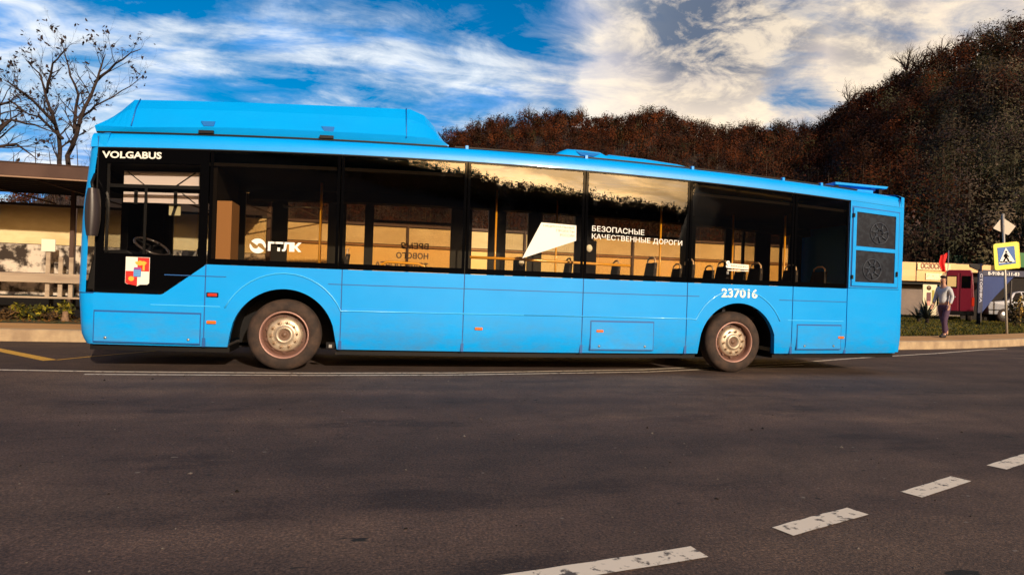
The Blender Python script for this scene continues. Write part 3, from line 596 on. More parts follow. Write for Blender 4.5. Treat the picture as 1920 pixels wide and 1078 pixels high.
# cab window
q = MB()
def capoly(q, poly, t=.012):
    q.add([(a, sy(z)-.001, z) for a, z in poly]+[(a, sy(z)+t, z) for a, z in poly], [tuple(range(len(poly))), tuple(reversed(range(len(poly), 2*len(poly))))]+[(i, i+len(poly), (i+1) % len(poly)+len(poly), (i+1) % len(poly)) for i in range(len(poly))])
capoly(q, [(.512, .99), (1.27, .99), (1.782, 1.38), (1.782, 1.47), (.512, 1.47)])
def rows_(x0, x1, z0, z1, n=6):
    q.grid([[(x0, sy(z0+(z1-z0)*k/n)-.001, z0+(z1-z0)*k/n), (x1, sy(z0+(z1-z0)*k/n)-.001, z0+(z1-z0)*k/n)] for k in range(n+1)])
    q.grid([[(x0, sy(z0+(z1-z0)*k/n)+.012, z0+(z1-z0)*k/n), (x1, sy(z0+(z1-z0)*k/n)+.012, z0+(z1-z0)*k/n)] for k in range(n+1)])
rows_(.512, .60, 1.47, 2.735); rows_(1.68, 1.782, 1.47, 2.735); rows_(.60, 1.68, 2.56, 2.735)
cabw = bp(q, 'driver_window', BGL, bevel=0)
q = MB(); q.grid([[(.60, sy(1.47+(2.56-1.47)*k/6)+.004, 1.47+(2.56-1.47)*k/6), (1.68, sy(1.47+(2.56-1.47)*k/6)+.004, 1.47+(2.56-1.47)*k/6)] for k in range(7)]); bp(q, 'pane', GLC, cabw)
q = MB(); q.box(1.03, 1.06, .03, .045, 1.47, 2.28); q.box(.60, 1.68, .035, .05, 2.27, 2.31); q.box(.60, .63, .03, .05, 1.47, 2.56); bp(q, 'sash_bar', BLK, cabw)
# blue A pillar joins black window: rounded black corner done by a filler
q = MB(); q.grid([[(.495, sy(z)+.004, z), (.515, sy(z)+.004, z)] for z in [1+(2.74-1)*k/6 for k in range(7)]]); bp(q, 'seal', BLK, cabw)
q = MB(); q.bxl(.515, 1.78, .001, .012, 2.735, 2.746, 2); bp(q, 'seal', BLK, cabw)
# writing
btext('VOLGABUS', 'maker_lettering', SILV, .55, 1.222, 2.612, 2.695, y=-.006, bold=.03, parent=cabw)
btext('237016', 'fleet_number', WHT, 9.11, 9.73, 1.178, 1.315, y=-.006, bold=.03)
sw = near_window
def sticker_y(z): return sy(z)-.006
WIN = [o for o in BUS.children if o.name.startswith('window')]
def dec(body, name, x0, x1, z0, z1, parent, m=WHT, yo=-.006, **k):
    sl = k.pop('sl', 0.); o = text(body, name, m, x1-x0, z1-z0, lambda a, b: (x0+a, sy(z0+b)+yo, z0+b+sl*a), parent, **k); return camber(o)
dec('ГТЛК', 'window_lettering', 2.525, 2.945, 1.565, 1.675, WIN[0], bold=.05, spacing=.85)
q = MB()
for ph in (0, math.pi):
    a0 = [(.100*math.cos(ph+t)*1, .088*math.sin(ph+t)) for t in [-.3+i*.2 for i in range(15)]]
    a1 = [((.060-.045*i/14)*math.cos(ph+t+.35)+.012*math.cos(ph), (.052-.040*i/14)*math.sin(ph+t+.35)) for i, t in enumerate([-.3+i*.2 for i in range(15)])]
    q.grid([[(2.40+a, sy(1.62)-.006, 1.618+b) for a, b in a0], [(2.40+a, sy(1.62)-.006, 1.618+b) for a, b in a1]], False)
bp(q, 'window_logo', WHT, WIN[0])
WP = mat('white_film', (.88, .84, .74), .5)
q = MB(); q.add([(x, sy(z)-.005, z) for x, z in ((6.215, 2.055), (6.742, 2.043), (6.746, 1.850), (5.95, 1.60))]+[(x, sy(z)-.001, z) for x, z in ((6.215, 2.055), (6.742, 2.043), (6.746, 1.850), (5.95, 1.60))], [(0, 1, 2, 3), (7, 6, 5, 4), (0, 4, 5, 1), (1, 5, 6, 2), (2, 6, 7, 3), (3, 7, 4, 0)]); fl = bp(q, 'window_sticker', WP, WIN[2])
GRY = mat('grey_print', (.30, .25, .18), .6)
dec('НАЦИОНАЛЬНЫЕ', 'lettering', 6.245, 6.715, 2.000, 2.033, fl, GRY, yo=-.008, sl=-.02); dec('ПРОЕКТЫ', 'lettering', 6.44, 6.715, 1.950, 1.983, fl, GRY, yo=-.008, sl=-.02); dec('РОССИИ', 'lettering', 6.50, 6.715, 1.897, 1.930, fl, GRY, yo=-.008, sl=-.02)
dec('БЕЗОПАСНЫЕ', 'window_lettering', 6.985, 7.805, 1.985, 2.055, WIN[3], bold=.004, spacing=1., sl=-.016)
dec('КАЧЕСТВЕННЫЕ ДОРОГИ', 'window_lettering', 6.985, 8.425, 1.875, 1.955, WIN[3], bold=.004, spacing=1., sl=-.016)
q = MB(); z0, z1 = 1.60, 1.667; q.add([(9.20, sy(z0)-.005, z0), (9.56, sy(z0)-.005, z0-.01), (9.56, sy(z1)-.005, z1-.01), (9.20, sy(z1)-.005, z1), (9.20, sy(z0), z0), (9.56, sy(z0), z0-.01), (9.56, sy(z1), z1-.01), (9.20, sy(z1), z1)], [(0, 1, 2, 3), (7, 6, 5, 4), (0, 4, 5, 1), (1, 5, 6, 2), (2, 6, 7, 3), (3, 7, 4, 0)]); st = bp(q, 'window_sticker', WP, WIN[4])
q = MB(); q.box(9.20, 9.56, sy(1.57)-.005, sy(1.57), 1.565, 1.577); bp(q, 'underline', WP, st)
dec('БЕКДЕРО', 'lettering', 9.26, 9.54, 1.612, 1.650, st, GRY, yo=-.008, sl=-.025); dec('S', 'lettering', 9.17, 9.235, 1.60, 1.70, st, WHT, yo=-.007, bold=.05); dec('S', 'lettering', 9.185, 9.225, 1.515, 1.548, st, STEEL, yo=-.006)
# coat of arms
cx0, cx1, cz0, cz1 = .855, 1.128, 1.085, 1.432; cm, cv = (cx0+cx1)/2, (cz0+cz1)/2; yy = -.006
shield = [(cx0, cz1), (cx1, cz1), (cx1, cz0+.03), (cx1-.02, cz0+.012), (cm+.03, cz0+.008), (cm, cz0-.012), (cm-.03, cz0+.008), (cx0+.02, cz0+.012), (cx0, cz0+.03)]
q = MB(); q.xz(shield, yy, yy+.004); em = bp(q, 'coat_of_arms', mat('enamel_white', (.84, .80, .70), .45), cabw)
q = MB(); q.xz([(cm, cv), (cx1-.004, cv), (cx1-.004, cz1-.004), (cm, cz1-.004)], yy-.003, yy-.0005); q.xz([(cx0+.004, cv), (cm, cv), (cm, cz0-.006), (cx0+.022, cz0+.016), (cx0+.004, cz0+.032)], yy-.003, yy-.0005); bp(q, 'red_field', RED, em)
q = MB(); q.xz([(1.03+.05*math.cos(a)*(1.3+.15*math.sin(a*5)), 1.36+.028*math.sin(a)*(1+.2*math.cos(a*7))) for a in [i*.26 for i in range(24)]], yy-.006, yy-.003); q.xz([(1.05, 1.27), (1.075, 1.27), (1.072, 1.35), (1.052, 1.35)], yy-.0062, yy-.003); bp(MB().xz([(.925+.033*math.cos(a), 1.165+.03*math.sin(a)) for a in [i*.3927 for i in range(16)]], yy-.006, yy-.003), 'gold_disc', GOLD, em); bp(q, 'gold_tree', GOLD, em)
q = MB(); q.box(cm-.042, cm+.042, yy-.010, yy-.004, cv-.068, cv+.035); sh = bp(q, 'small_shield', BLU, em)
q = MB(); q.box(cm-.036, cm+.036, yy-.0125, yy-.009, cv+.020, cv+.048); bp(q, 'crown_band', mat('purple_enamel', (.30, .05, .25), .5), sh)
q = MB()
for k in range(3): q.tube([(cm-.034+.0085*i, yy-.011, cv-.050+k*.024+.004*(i % 2)) for i in range(9)], .003, 4)
bp(q, 'wave', mat('pale_enamel', (.45, .62, .75), .5), sh)
# wheels
def wheel(c, y, far=False, dual=False):
    s_ = -1 if far else 1; q = MB(); yb = y
    prof = [(.30, .03), (.315, .0), (.36, -.010), (.42, -.004), (.455, .02), (.472, .05), (.475, .09), (.475, .19), (.47, .23), (.45, .262), (.40, .28), (.31, .27)]
    q.lathe([(r_, h_*s_) for r_, h_ in prof], (c, yb, WZ-.003), 48)
    w = q.build('wheel', RUB, BUS, fix=True)
    q = MB(); q.lathe([(r_, h_*s_) for r_, h_ in [(.318, .0), (.312, -.012), (.300, -.008), (.292, .02), (.285, .10), (.285, .25)]], (c, yb, WZ-.003), 40); rm = q.build('rim', mat('rim_flange', (.42, .24, .20), .45, metal=.4), w)
    q = MB(); disc = [(.0, .03), (.075, .03), (.08, .0), (.108, .0), (.115, .028), (.15, .030), (.205, .026), (.225, .055), (.24, .10)]
    q.lathe([(r_, (h_)*s_) for r_, h_ in disc], (c, yb, WZ-.003), 40); q.build('hub_disc', RIM, rm)
    q = MB(); q.lathe([(.240, .09*s_), (.286, .10*s_)], (c, yb, WZ-.003), 40)
    for i in range(10):
        a = 2*math.pi*(i+.5)/10; q.lathe([(.0, .066*s_), (.026, .066*s_)], (c+math.cos(a)*.232, yb, WZ+math.sin(a)*.232), 10)
    q.build('vent_hole', RIMD, rm)
    q = MB(); q.lathe([(0, .026*s_), (.074, .026*s_)], (c, yb, WZ-.003), 24); q.lathe([(0, .012*s_), (.03, .014*s_), (.036, .024*s_)], (c, yb, WZ-.003), 12); q.build('hub_cap', mat('hub_brown', (.14, .075, .045), .5), rm)
    for i in range(10):
        a = 2*math.pi*i/10+.1; q = MB(); xx, zz2 = c+math.cos(a)*.168, WZ-.003+math.sin(a)*.168
        q.lathe([(0, -.006*s_), (.013, -.006*s_), (.014, .030*s_)], (xx, yb, zz2), 6); q.lathe([(.024, .0285*s_), (.026, .022*s_), (.030, .029*s_)], (xx, yb, zz2), 12); q.build('wheel_nut', mat('nut_brown', (.26, .15, .08), .4, metal=.4), rm)
    return w
for c in (FW, RW): wheel(c, .11); wheel(c, 2.39, True)
# arch liners and underbody
for c in (FW, RW):
    for ya, yb in ((.03, .75), (2.47, 1.75)):
        q = MB(); q.grid([[(c+math.cos(a)*(AR+.01), y, .43+math.sin(a)*(AR+.01)) for a in [math.pi*i/20 for i in range(21)]] for y in (ya, yb)]); q.add([(c-.67, yb, .3), (c+.67, yb, .3), (c+.67, yb, 1.1), (c-.67, yb, 1.1)], [(0, 1, 2, 3)]); bp(q, 'wheel_arch_liner', BLK)
pass
q = MB()
for a, b in ((.45, FW-.67), (FW+.67, RW-.67), (RW+.67, 12.35)): q.bxl(a, b, .10, 2.40, .27, .34, 6)
q.bxl(.6, 12.2, .75, 1.75, .28, .345, 8); q.box(9.0, 9.9, .9, 1.6, .2, .5); q.box(2.5, 3.0, .8, 1.7, .25, .45); bp(q, 'chassis', BLK)
q = MB(); q.bxl(.45, 12.3, .77, 1.73, .352, .37, 8)
for a, b in ((.45, FW-.68), (FW+.68, RW-.68), (RW+.68, 12.3)): q.bxl(a, b, .06, .765, .352, .37, 4); q.bxl(a, b, 1.735, 2.44, .352, .37, 4)
bp(q, 'floor', INTF)
q = MB(); q.bxl(.45, 12.3, .06, 2.44, 2.56, 2.60, 20); q.bxl(1.9, 12.3, 2.15, 2.44, 2.42, 2.56, 20); bp(q, 'ceiling', INT)
# far side
q = MB(); q.bxl(4.0, 5.9, 2.46, 2.5, .345, 1.36, 6); bp(side_panel(3.36, 5.85, far=True), 'side_panel', CY); bp(side_panel(7.85, 11.0, far=True), 'side_panel', CY)
bp(side_panel(11.95, 12.33, far=True), 'side_panel', CY); bp(side_panel(1.9, 2.30, lambda x: 1.36, far=True), 'side_panel', CY)
q = MB(); q.bxl(.45, 12.33, 2.44, 2.495, 2.55, 2.745, 20); bp(q, 'upper_rail', BGL)
q = MB()
for a, b in ((.55, .66), (1.10, 1.20), (1.68, 1.80), (2.22, 2.47), (3.12, 3.42), (3.73, 3.88), (5.22, 5.60), (5.92, 6.22), (6.63, 6.90), (7.58, 7.90), (9.68, 9.98), (10.62, 10.76), (11.29, 11.62), (12.05, 12.33)): bp(MB().box(a, b, 2.445, 2.49, 1.36, 2.56), 'window_pillar', BLK)
for a, b in ((3.34, 5.85), (7.88, 11.0), (1.2, 1.95)): bp(MB().bxl(a, b, 2.36, 2.45, .37, 1.40, 6), 'inner_lining', INT)
for y0_, y1_ in ((2.30, 2.44),):
    bp(MB().box(.26, .60, y0_, y1_, .99, 2.7), 'inner_lining', INT)
bp(MB().box(.10, .20, 2.0, 2.32, .99, 2.7), 'inner_lining', INT)
# doors on the far side: frame, glass
for x0, x1 in ((.66, 1.68), (5.90, 7.58), (11.0, 11.9)):
    q = MB(); xm = (x0+x1)/2
    for a, b in ((x0, x0+.05), (xm-.04, xm+.04), (x1-.05, x1)): q.box(a, b, 2.45, 2.495, .40, 2.56)
    q.box(x0, x1, 2.45, 2.495, .38, .50); q.box(x0, x1, 2.45, 2.495, 2.48, 2.56); d_ = bp(q, 'passenger_door', BLK)
    q = MB(); q.box(x0+.05, xm-.04, 2.47, 2.476, .50, 2.48); q.box(xm+.04, x1-.05, 2.47, 2.476, .50, 2.48); bp(q, 'pane', GLC, d_)
GLF = glassmat('far_tinted_glass', (.80, .72, .60), .05, .4)
for a, b in ((1.80, 2.22), (2.47, 3.12), (3.42, 3.73), (3.88, 5.22), (7.9, 9.68), (9.98, 10.62), (10.76, 11.29), (11.62, 12.05)):
    q = MB(); q.box(a, b, 2.468, 2.474, 1.36, 2.56); w = bp(q, 'far_window', GLF)
    if a in (3.88, 7.9): q = MB(); q.box(a, b, 2.455, 2.48, 2.16, 2.20); bp(q, 'sash_bar', BLK, w)
# mirrored slogan on the far window, read from inside
DKP = mat('brown_print', (.05, .02, .01), .6)
FWN = [o for o in BUS.children if o.name.startswith('far_window')]
for i, tx in enumerate(('ВРЕМЯ', 'НОВОГО', 'ТРАНСПОРТА')):
    w_ = (.48, .56, .92)[i]; o = text(tx, 'window_lettering', DKP, w_, .095, lambda a, b, i=i: (4.84-w_+a, 2.462, 1.775-i*.15+b), FWN[3], mirror=True, bold=.03); camber(o)
# interior: seats, rails, cab
def seat(x, y, ang=0):
    s_ = MB(); s_.box(x-.02, x+.40, y-.2, y+.2, .82, .90); o = bp(s_, 'passenger_seat', SEAT, bevel=.02)
    s_ = MB(); P = []
    for k in range(7):
        z = .86+.78*k/6; w = .2-.05*(k/6)**3; P.append([(x+.40+.10*k/6, y-w, z), (x+.42+.10*k/6, y, z), (x+.40+.10*k/6, y+w, z)])
    s_.grid(P); s_.grid([[(a+.05, b, c) for a, b, c in r_] for r_ in P]); s_.grid([P[-1], [(a+.05, b, c) for a, b, c in P[-1]]]); s_.grid([[r_[0] for r_ in P], [(r_[0][0]+.05, r_[0][1], r_[0][2]) for r_ in P]]); s_.grid([[r_[-1] for r_ in P], [(r_[-1][0]+.05, r_[-1][1], r_[-1][2]) for r_ in P]]); bp(s_, 'backrest', SEAT, o)
    s_ = MB(); s_.tube([(x+.52, y-.15, 1.56), (x+.52, y-.13, 1.68), (x+.53, y-.06, 1.715), (x+.53, y+.06, 1.715), (x+.52, y+.13, 1.68), (x+.52, y+.15, 1.56)], .014, 6); bp(s_, 'grab_handle', mat('pale_handle', (.75, .55, .38), .4), o)
    s_ = MB(); s_.tube([(x+.2, y, .37), (x+.2, y, .84)], .025, 8); bp(s_, 'seat_post', STEEL, o)
for x, y in ((8.1, .5), (8.1, 1.98), (8.75, .5), (9.3, 1.98), (9.35, .5), (9.95, .5), (9.95, 1.98), (10.6, .5), (10.6, 1.98), (11.15, .5), (3.4, 2.0), (7.2, 1.98), (7.55, 1.98)): seat(x-.45, y)
q = MB(); q.tube([(3.09, 1.2, .37), (3.09, 1.2, 2.56)], .020, 8); bp(q, 'handrail_pole', YEL)
for x, y in ((5.75, 1.0), (6.95, 1.7), (8.55, 1.0), (10.2, 1.5), (10.9, 1.0)):
    q = MB(); q.tube([(x, y, .37), (x, y, 2.56)], .017, 8); bp(q, 'handrail_pole', YEL)
q = MB(); q.tube([(5.25, .35, 1.60), (6.0, .35, 1.60), (7.2, .35, 1.585), (7.75, .35, 1.58)], .018, 8); bp(q, 'grab_rail', YEL)
q = MB(); q.tube([(3.98, .35, 1.40), (4.0, .35, 1.47), (4.08, .35, 1.50), (4.50, .35, 1.49), (4.60, .35, 1.46), (4.63, .35, 1.40)], .016, 8); bp(q, 'grab_rail', YEL)
q = MB(); q.tube([(2.55, 1.2, 2.22), (3.1, 1.2, 2.22)], .01, 6); bp(q, 'grab_rail', STEEL)
q = MB(); q.box(7.35, 7.62, 1.5, 1.9, 1.0, 1.98); o = bp(q, 'ticket_machine', INT, bevel=.02); bp(MB().lathe([(0, -.012), (.05, -.01), (.055, 0)], (7.48, 1.49, 1.86), 16), 'reader', WHT, o); o = bp(MB().box(6.2, 6.35, 1.4, 1.7, .9, 1.68), 'ticket_machine', INT, bevel=.02); bp(MB().lathe([(0, -.012), (.04, -.01), (.045, 0)], (6.275, 1.39, 1.60), 16), 'reader', WHT, o)
q = MB(); q.box(1.80, 1.86, .10, 1.5, .37, 2.56); bp(q, 'cab_partition', INT)
q = MB(); q.box(1.87, 2.05, .10, .6, .9, 2.15); bp(q, 'partition_panel', mat('tan_panel', (.30, .15, .06), .7))
q = MB(); q.xz([(.36, 1.0), (1.0, 1.0), (1.0, 1.42), (.82, 1.52), (.45, 1.50)], .12, 1.7); bp(q, 'dashboard', BLK, bevel=.02)
sc_ = Vector((1.03, .38, 1.58)); ax1 = Vector((.0, .95, .28)); ax2 = Vector((.90, 0, -.42))
q = MB(); q.tube([sc_+ax1*math.cos(a)*.22+ax2*math.sin(a)*.22 for a in [2*math.pi*i/28 for i in range(29)]], .017, 8); stw = bp(q, 'steering_wheel', mat('wheel_leather', (.06, .045, .04), .22, coat=.8))
q = MB()
for a in (.2, 2.9, 4.7): q.tube([sc_+ax1*math.cos(a)*.03+ax2*math.sin(a)*.03, sc_+ax1*math.cos(a)*.21+ax2*math.sin(a)*.21], .014, 6)
q.tube([sc_, sc_+Vector((-.25, 0, -.35))], .03, 8); bp(q, 'spoke', BLK, stw)
q = MB(); q.tube([(1.50, .35, 1.40), (1.62, .35, 1.58), (1.68, .35, 1.76)], .02, 6); bp(q, 'seat_belt', mat('belt', (.30, .27, .24), .6))
q = MB(); q.box(1.40, 1.50, .3, .75, .9, 1.55); q.box(1.15, 1.55, .3, .75, .82, .92); bp(q, 'driver_seat', SEAT, bevel=.04)
SB = mat('pale_view_tone', (.80, .66, .62), .9)  # added pale sheets stand in for the white view through the far glass
q = MB(); q.box(.70, 1.60, .30, .305, 2.33, 2.51); o = bp(q, 'pale_view_sheet', SB); q = MB(); q.tube([(.74, .295, 2.505), (.95, .295, 2.335)], .006, 5); q.tube([(1.55, .295, 2.505), (1.32, .295, 2.335)], .009, 5); bp(q, 'strut', BLK, o)
q = MB(); q.box(.70, 1.60, .30, .305, 2.12, 2.25); o = bp(q, 'pale_view_sheet', SB); q = MB(); q.box(.83, .87, .28, .295, 2.1, 2.27); q.tube([(1.40, .295, 2.245), (1.56, .295, 2.125)], .006, 5); q.box(1.30, 1.34, .28, .295, 2.1, 2.27); bp(q, 'strut', BLK, o)
q = MB(); q.box(1.22, 1.36, .38, .40, 1.98, 2.12); o = bp(q, 'interior_mirror', mat('mirror_face', (.55, .48, .28), .3)); q = MB(); q.add([(1.25, .37, 1.98), (1.29, .37, 1.98), (1.33, .37, 2.12), (1.29, .37, 2.12)], [(0, 1, 2, 3)]); bp(q, 'mirror_edge', BLK, o)
# door mirror on the near front corner
q = MB(); P = []
for k in range(9):
    t = k/8; z = 1.66+.56*t; w = .075*math.sin(math.pi*(.12+.76*t))**.5; P.append([(.52-w, -.13, z), (.52-w*.9, -.20, z), (.52+w*.2, -.23, z), (.52+w, -.17, z), (.52+w, -.10, z)])
q.grid(P); q.add([p for p in P[0]], [tuple(range(5))]); q.add([p for p in P[-1]], [tuple(range(5))]); q.grid([[r_[0], r_[-1]] for r_ in P]); mir = bp(q, 'door_mirror', mat('mirror_housing', (.030, .022, .022), .4))
q = MB(); q.tube([(.52, -.15, 2.20), (.49, -.12, 2.30), (.47, .02, 2.42)], .018, 7); bp(q, 'mirror_arm', BLK, mir)
# roof gas tank cowl
q = MB(); c0, c1 = .42, 4.86
lo = [(c0, .13, 2.965), (c0, .10, 3.035)]
def ring(zf):
    return zf
Xb = [(.42, 2.965), (.85, 2.965), (2.0, 2.965), (3.2, 2.965), (4.2, 2.965), (4.5, 2.965), (4.7, 2.965), (4.87, 2.965)]
rowA = [(x, .14, z) for x, z in Xb]
rowB = [(.41, .11, 3.035), (.85, .10, 3.02), (2.0, .10, 3.055), (3.2, .10, 3.062), (4.22, .10, 3.066), (4.55, .11, 3.055), (4.72, .12, 3.03), (4.86, .14, 2.985)]
rowC = [(.50, .20, 3.12), (.78, .26, 3.30), (2.0, .26, 3.32), (3.2, .26, 3.33), (4.31, .26, 3.34), (4.55, .25, 3.27), (4.70, .24, 3.16), (4.83, .22, 3.02)]
rowD = [(.56, .28, 3.18), (.76, .40, 3.450), (2.0, .40, 3.47), (3.2, .40, 3.49), (4.33, .40, 3.515), (4.53, .40, 3.44), (4.68, .38, 3.28), (4.80, .36, 3.08)]
rowE = [(.62, .6, 3.22), (.80, .6, 3.475), (2.0, .6, 3.495), (3.2, .6, 3.515), (4.33, .6, 3.54), (4.52, .6, 3.46), (4.66, .6, 3.31), (4.78, .6, 3.10)]
def subdiv(row, n=5):
    out = []
    for a, b in zip(row, row[1:]):
        for i in range(n): out.append(tuple(a[k]+(b[k]-a[k])*i/n for k in range(3)))
    return out+[row[-1]]
rows = [subdiv(r_) for r_ in (rowA, rowB, rowC, rowD, rowE)]; rows += [[(x, 2.5-y, z) for x, y, z in r_] for r_ in reversed(rows)]
q.grid(rows, False); q.add([r_[0] for r_ in rows], [tuple(range(len(rows)))]); q.add([r_[-1] for r_ in rows], [tuple(range(len(rows)))]); pod = bp(q, 'roof_tank_cowl', CY)
CYM = mat('cyan_recess', (.003, .14, .48), .45)
q = MB(); q.bxl(.44, 4.84, .10, .16, 2.945, 2.964, 12); bp(q, 'cowl_gap', BLK, pod)
for x in (.83, 4.27):
    q = MB(); q.tube([(x+(0 if x < 1 else 0), .095, 3.04), (x+.0, .262 if False else .245, 3.31 if x < 1 else 3.33), (x, .395, 3.46 if x < 1 else 3.52)], .008, 5); bp(q, 'cowl_seam', CYM, pod)
for x in (1.72, 3.22):
    q = MB(); q.add([(x-.085, .125, 3.135), (x+.085, .125, 3.135), (x+.075, .10, 3.065), (x-.045, .10, 3.065), (x-.085, .16, 3.135), (x+.085, .16, 3.135), (x+.075, .13, 3.065), (x-.045, .13, 3.065)], [(0, 3, 2, 1), (4, 5, 6, 7), (0, 1, 5, 4), (1, 2, 6, 5), (2, 3, 7, 6), (3, 0, 4, 7)]); o = bp(q, 'cowl_latch', CYM, pod); q = MB(); q.box(x-.10, x+.08, .075, .12, 2.965, 3.005); bp(q, 'catch', BLK, o)
# roof air conditioning unit and rear vent
def dome(x0, x1, y0, y1, prof, name, m, parent=None):
    q = MB(); xsn = [p[0] for p in prof]; P = []
    for x, z in prof:
        P.append([(x, y0, 2.96), (x, y0+.03, 2.96+(z-2.96)*.8), (x, y0+.12, z), (x, (y0+y1)/2, z+.02), (x, y1-.12, z), (x, y1-.03, 2.96+(z-2.96)*.8), (x, y1, 2.96)])
    q.grid(P); q.add(P[0], [tuple(range(7))]); q.add(P[-1], [tuple(range(7))]); return bp(q, name, m, parent)
ac = dome(6.54, 7.40, .45, 2.05, [(6.54, 3.02), (6.62, 3.11), (6.74, 3.16), (7.0, 3.165), (7.28, 3.155), (7.40, 3.10)], 'air_conditioner', CY); dome(7.36, 9.10, .45, 2.05, [(7.36, 3.10), (7.42, 3.135), (8.0, 3.125), (8.6, 3.095), (8.95, 3.03), (9.10, 2.97)], 'rear_cover', CY, ac)
q = MB(); q.add([(6.85, .475, 3.12), (7.25, .475, 3.115), (7.14, .445, 3.06), (6.93, .445, 3.06)], [(0, 1, 2, 3)]); q.add([(6.85, .50, 3.12), (7.25, .50, 3.115), (7.14, .47, 3.06), (6.93, .47, 3.06)], [(0, 1, 2, 3)]); bp(q, 'intake_grille', CYM, ac)
q = MB(); q.add([(11.25, .22, 3.02), (12.25, .22, 3.075), (12.25, 1.9, 3.075), (11.25, 1.9, 3.02), (11.25, .22, 3.065), (12.28, .22, 3.12), (12.28, 1.9, 3.12), (11.25, 1.9, 3.065)], [(0, 3, 2, 1), (4, 5, 6, 7), (0, 1, 5, 4), (1, 2, 6, 5), (2, 3, 7, 6), (3, 0, 4, 7)]); v_ = bp(q, 'roof_hatch', CY, bevel=.01)
q = MB(); q.box(11.62, 12.05, .30, 1.8, 2.955, 3.05); bp(q, 'riser', CY, v_); q = MB(); q.box(12.13, 12.19, .26, .34, 2.94, 3.075); q.box(11.3, 11.34, .26, .32, 2.94, 3.03); bp(q, 'strut', BLK, v_)
#@@END_BUS
#@@LEFT
# ------------------------------------------------------------------ shelter at the left
BRN = mat('brown_steel', (.055, .024, .015), .6, noise=(2, (.085, .042, .028), 5, .35, .7))
DRK = mat('dark_steel', (.028, .017, .013), .6)
YP = mat('yellow_panel', (.62, .46, .22), .6, noise=((1.1, 1, 2.6), (.84, .68, .38), 6, .35, .7))
OP = mat('orange_panel', (.96, .66, .24), .6, noise=((.6, 1, 1.2), (.93, .56, .16), 5, .38, .68))
PEEL = mat('peeling_panel', (.03, .018, .012), .8, noise=((3, 1, 3.2), (.62, .52, .42), 7, .44, .56))
BEAMM = mat('pale_beam', (.40, .31, .22), .7, noise=((.8, 3, 8), (.28, .20, .14), 6, .4, .7))
SH = thing('bus_shelter', (-4.5, 6.2, .21), 'long brown roofed bus shelter with yellow back panels standing left of the blue bus', 'shelter')
YW = 7.2; x0, x1 = -14, 1.6
SR = 3.05
q = MB(); q.box(x0, x1, 4.9, 4.96, SR-.05, SR+.20); bp_ = q.build('fascia', BRN, SH, bevel=.01)
q = MB(); q.box(x0, x1, 4.88, 4.965, SR-.075, SR-.052); q.build('fascia_trim', mat('trim', (.32, .20, .13), .5), bp_)
q = MB(); q.box(x0, x1, 4.97, 8.2, SR, SR+.10); q.build('roof', DRK, SH)
q = MB(); q.box(x0, x1, 4.88, 5.1, SR+.2, SR+.215); q.build('roof_edge', BRN, SH)
q = MB()
for k in range(9): q.box(x0, x1, 5.2+k*.33, 5.23+k*.33, SR-.04, SR)
tag(q.build('ceiling_battens', DRK, SH), kind='stuff')
for i, x in enumerate([-13.8, -12.0, -9.6, -7.9, -6.2, -4.10, -2.60, -.9, .5, 1.5]):
    q = MB(); q.box(x-.04, x+.04, YW-.14, YW-.06, .21, SR); q.build('post', BRN, SH)
    q = MB(); q.tube([(x, 5.1, SR-.03), (x+1.2, 7.0, 2.72)], .018, 5); q.build('brace', BRN, SH)
posts = [-14, -12.0, -9.6, -7.9, -6.2, -4.10, -2.60, -.9, .5, 1.5]
for a, b in zip(posts[:-1], posts[1:]):
    q = MB(); q.box(a+.05, b-.05, YW-.03, YW-.01, 1.83, 2.66); q.build('back_panel', YP, SH)
    q = MB(); q.box(a+.05, b-.05, YW-.035, YW-.012, 1.20, 1.815); q.build('weathered_panel', PEEL, SH)
    q = MB(); q.box(a+.05, b-.05, YW-.06, YW-.02, .715, .985); q.build('lower_panel', PEEL, SH)
MB().box(x0, x1, YW+.02, YW+.08, .1, .70).build('dark_backing', BLK, SH)  # added black sheet, stands in for the dark below the back panels
q = MB(); q.box(x0, x1, 6.55, 6.62, .99, 1.19); q.build('bench_rail', BEAMM, SH, bevel=.01)
q = MB(); q.box(x0, x1, 6.55, 6.62, .66, .70); q.build('lower_rail', BEAMM, SH)
q = MB(); q.box(x0, x1, YW-.06, YW-.0, 2.665, 2.72); q.build('top_rail', DRK, SH)
for x in (-2.86, -2.62, -2.42): MB().box(x-.04, x+.04, 6.63, 6.67, .70, 1.55 if x > -2.7 else 1.75).build('slat', BEAMM, SH)
MB().box(-2.98, -2.72, 6.60, 6.63, 1.66, 1.92).build('notice_board', mat('notice_white', (.80, .74, .60), .6), SH)
# long yellow fence beyond the bus
FE = thing('panel_fence', (8.5, YW+.1, .21), 'long fence of orange yellow panels seen through the bus windows', 'fence')
x = 1.75
while x < 15.0:
    q = MB(); q.box(x+.03, x+2.97, YW+.08, YW+.10, .55, 2.12); pnl = q.build('panel', OP, FE)
    q = MB(); q.box(x+.03, x+2.97, YW+.08, YW+.10, 2.20, 2.62); q.build('upper_panel', YP, FE)
    q = MB(); q.box(x-.025, x+.025, YW, YW+.08, .21, 2.7); q.build('post', BRN, FE); x += 3.0
MB().box(1.7, x+.04, YW+.02, YW+.10, 2.135, 2.18).build('rail', mat('rail_ochre', (.35, .17, .05), .7), FE); MB().box(1.7, x+.04, YW+.02, YW+.10, 2.64, 2.70).build('rail', BRN, FE); MB().box(1.7, x+.04, YW+.02, YW+.10, .42, .52).build('rail', BRN, FE)
